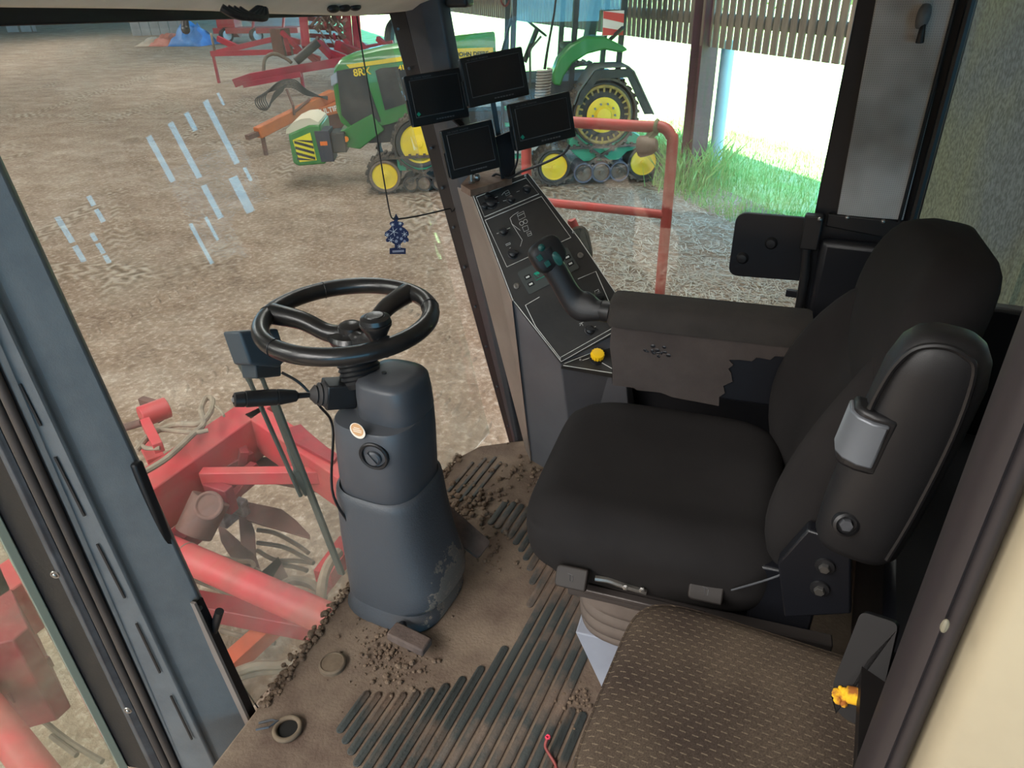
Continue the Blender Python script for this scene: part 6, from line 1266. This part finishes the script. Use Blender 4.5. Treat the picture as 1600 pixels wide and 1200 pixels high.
# tarpaulin heaps
def heap(name, label, u0, u1, v0, v1, d, m, seed, cat):
    rr = random.Random(seed); b = B(); n = 14
    c0, c1 = atz(u0, v1, GZ), atz(u1, v1, GZ); d = (c0 - CAM).length; hgt = (atd(u0, v0, d) - atd(u0, v1, d)).length * 0.8; k = 10; rows = []
    dr = (c1 - c0); nn_ = V((dr.y, -dr.x, 0)).normalized()
    for j in range(k + 1):
        row = []
        for i in range(n + 1):
            f = i / n; g_ = j / k; env = (math.sin(PI * f) ** 0.5) * math.sin(PI * g_); row.append(V(c0.lerp(c1, f)) + nn_ * (g_ - 0.5) * 2.2 + V((0, 0, GZ - c0.z + env * hgt * rr.uniform(0.6, 1.15))))
        rows.append(row)
    b.loft(rows, closed=False, cap=False); return tag(b.build(name, m, solid=0.04), label, cat)
heap('blue_tarpaulin', 'crumpled bright blue tarpaulin heap on the far side of the yard', 278, 331, 38, 70, 40, mat('blue tarp', (52, 120, 196), 0.5, rgb2=(90, 160, 228), scale=1.5), 1, 'tarpaulin')
heap('red_tarpaulin', 'low crumpled salmon-red sheet beside the blue tarpaulin', 247, 286, 54, 70, 39, mat('salmon tarp', (206, 132, 118), 0.6), 2, 'tarpaulin')
heap('net_heap', 'low pale tangled heap at the end of the red sheet', 229, 255, 60, 70, 39, mat('pale net', (196, 180, 164), 0.8), 3, 'heap')
# far store walls
M_panel = mat('grey store panel', (160, 160, 160), 0.8, rgb2=(140, 140, 140), scale=0.6)
b = B()
for k in range(6): b.prism([V((p.x, p.y, GZ)) for p in (atd(206 + 15 * k, 50, 52), atd(220 + 15 * k, 50, 52), atd(220 + 15 * k, 49, 52.6), atd(206 + 15 * k, 49, 52.6))], (0, 0, 2.1))
tag(b.build('silage_wall', M_panel, smooth=False), 'low grey panelled wall at the far edge of the yard behind the tarpaulins', 'wall', kind='structure')
b = B()
for u0, u1 in ((14, 32), (36, 52), (54, 60)): b.prism([V((p.x, p.y, GZ)) for p in (atd(u0, 56, 60), atd(u1, 56, 60), atd(u1, 56, 60.6), atd(u0, 56, 60.6))], (0, 0, 1.6))
tag(b.build('block_wall', M_panel, smooth=False), 'short grey block wall at the far left edge of the yard', 'wall', kind='structure')
# orange implement with hoses in front of the tractor nose
M_or = mat('orange paint', (206, 110, 56), 0.6, rgb2=(170, 96, 60), scale=3)
oi = thing('orange_press', 'orange towed implement with white lettering and a long rusty drawbar by the tractor nose', 'implement', atz(500, 190, GZ))
OD = 16.0
b = B(); b.bar(atd(402, 208, 15.8), atd(520, 148, 17.2), 0.20, 0.24); b.build('drawbar', M_or, oi, bevel=0.02)
b = B(); b.bar(atd(386, 215, 15.6), atd(410, 206, 15.9), 0.12, 0.10); b.build('hitch_eye', M_rust, oi)
b = B(); p = atd(409, 207, 15.9); b.cyl(p, V((p.x, p.y, GZ)), 0.05, n=8); b.build('prop_leg', M_rust, oi)
on = V((-0.72, -0.69, 0.0)); oc = atd(515, 170, 16.9); OP = lambda u, v: atp(u, v, oc, on)
b = B(); b.prism([OP(u, v) for u, v in ((490, 172), (580, 147), (580, 165), (493, 185))], on * -0.5); b.build('side_board', M_or, oi)
ex_ = (OP(560, 160) - OP(500, 176)).normalized()
text('side_lettering', 'MULTIPRESS', mat('lettering white', (238, 232, 224), 0.6), OP(494, 181) + on * 0.01, ex_, V((0, 0, 1)), 0.16, oi, extrude=0.003, bold=0.004)
b = B(); b.bar(atd(487, 180, 16.6), atd(490, 193, 16.6), 0.4, 0.3) if False else b.box(OP(530, 185) - on * 0.6, (1.6, 1.0, 0.5), Mx.Rotation(math.atan2(ex_.y, ex_.x), 3, 'Z')); b.build('body', M_rust, oi, bevel=0.03)
b = B(); p = OP(535, 190) - on * 0.5; b.cyl(V((p.x, p.y, GZ + 0.35)) - on * 0.1, V((p.x, p.y, GZ + 0.35)) + on * 0.1, 0.35, n=20); b.build('wheel', M_dk, oi)
b = B(); b.tube([atd(448, 140, 16.4), atd(458, 165, 16.2), atd(460, 180, 16.3)], 0.03, n=6); b.tube([atd(460, 175, 16.3), atd(484, 155, 16.6)], 0.03, n=6); b.build('hose_stand', M_rust, oi)
for k in range(6):
    b = B(); o5 = k * 3.0
    b.tube([atd(512, 151 + k, 16.9), atd(480, 149 - k * 1.6, 16.6), atd(455 + k, 136 - k * 2.2, 16.4), atd(425 + k * 2, 142 - k * 2.8, 16.2), atd(400 + o5, 154 - k, 16.1), atd(403 + o5, 168 - k, 16.1), atd(416 + k, 172 - k, 16.1), atd(424 + k, 160 - k * 3, 16.1), atd(442 + k, 142 - k * 2, 16.2)], 0.014, n=6, smooth=4); b.build('hose', M_dk, oi)
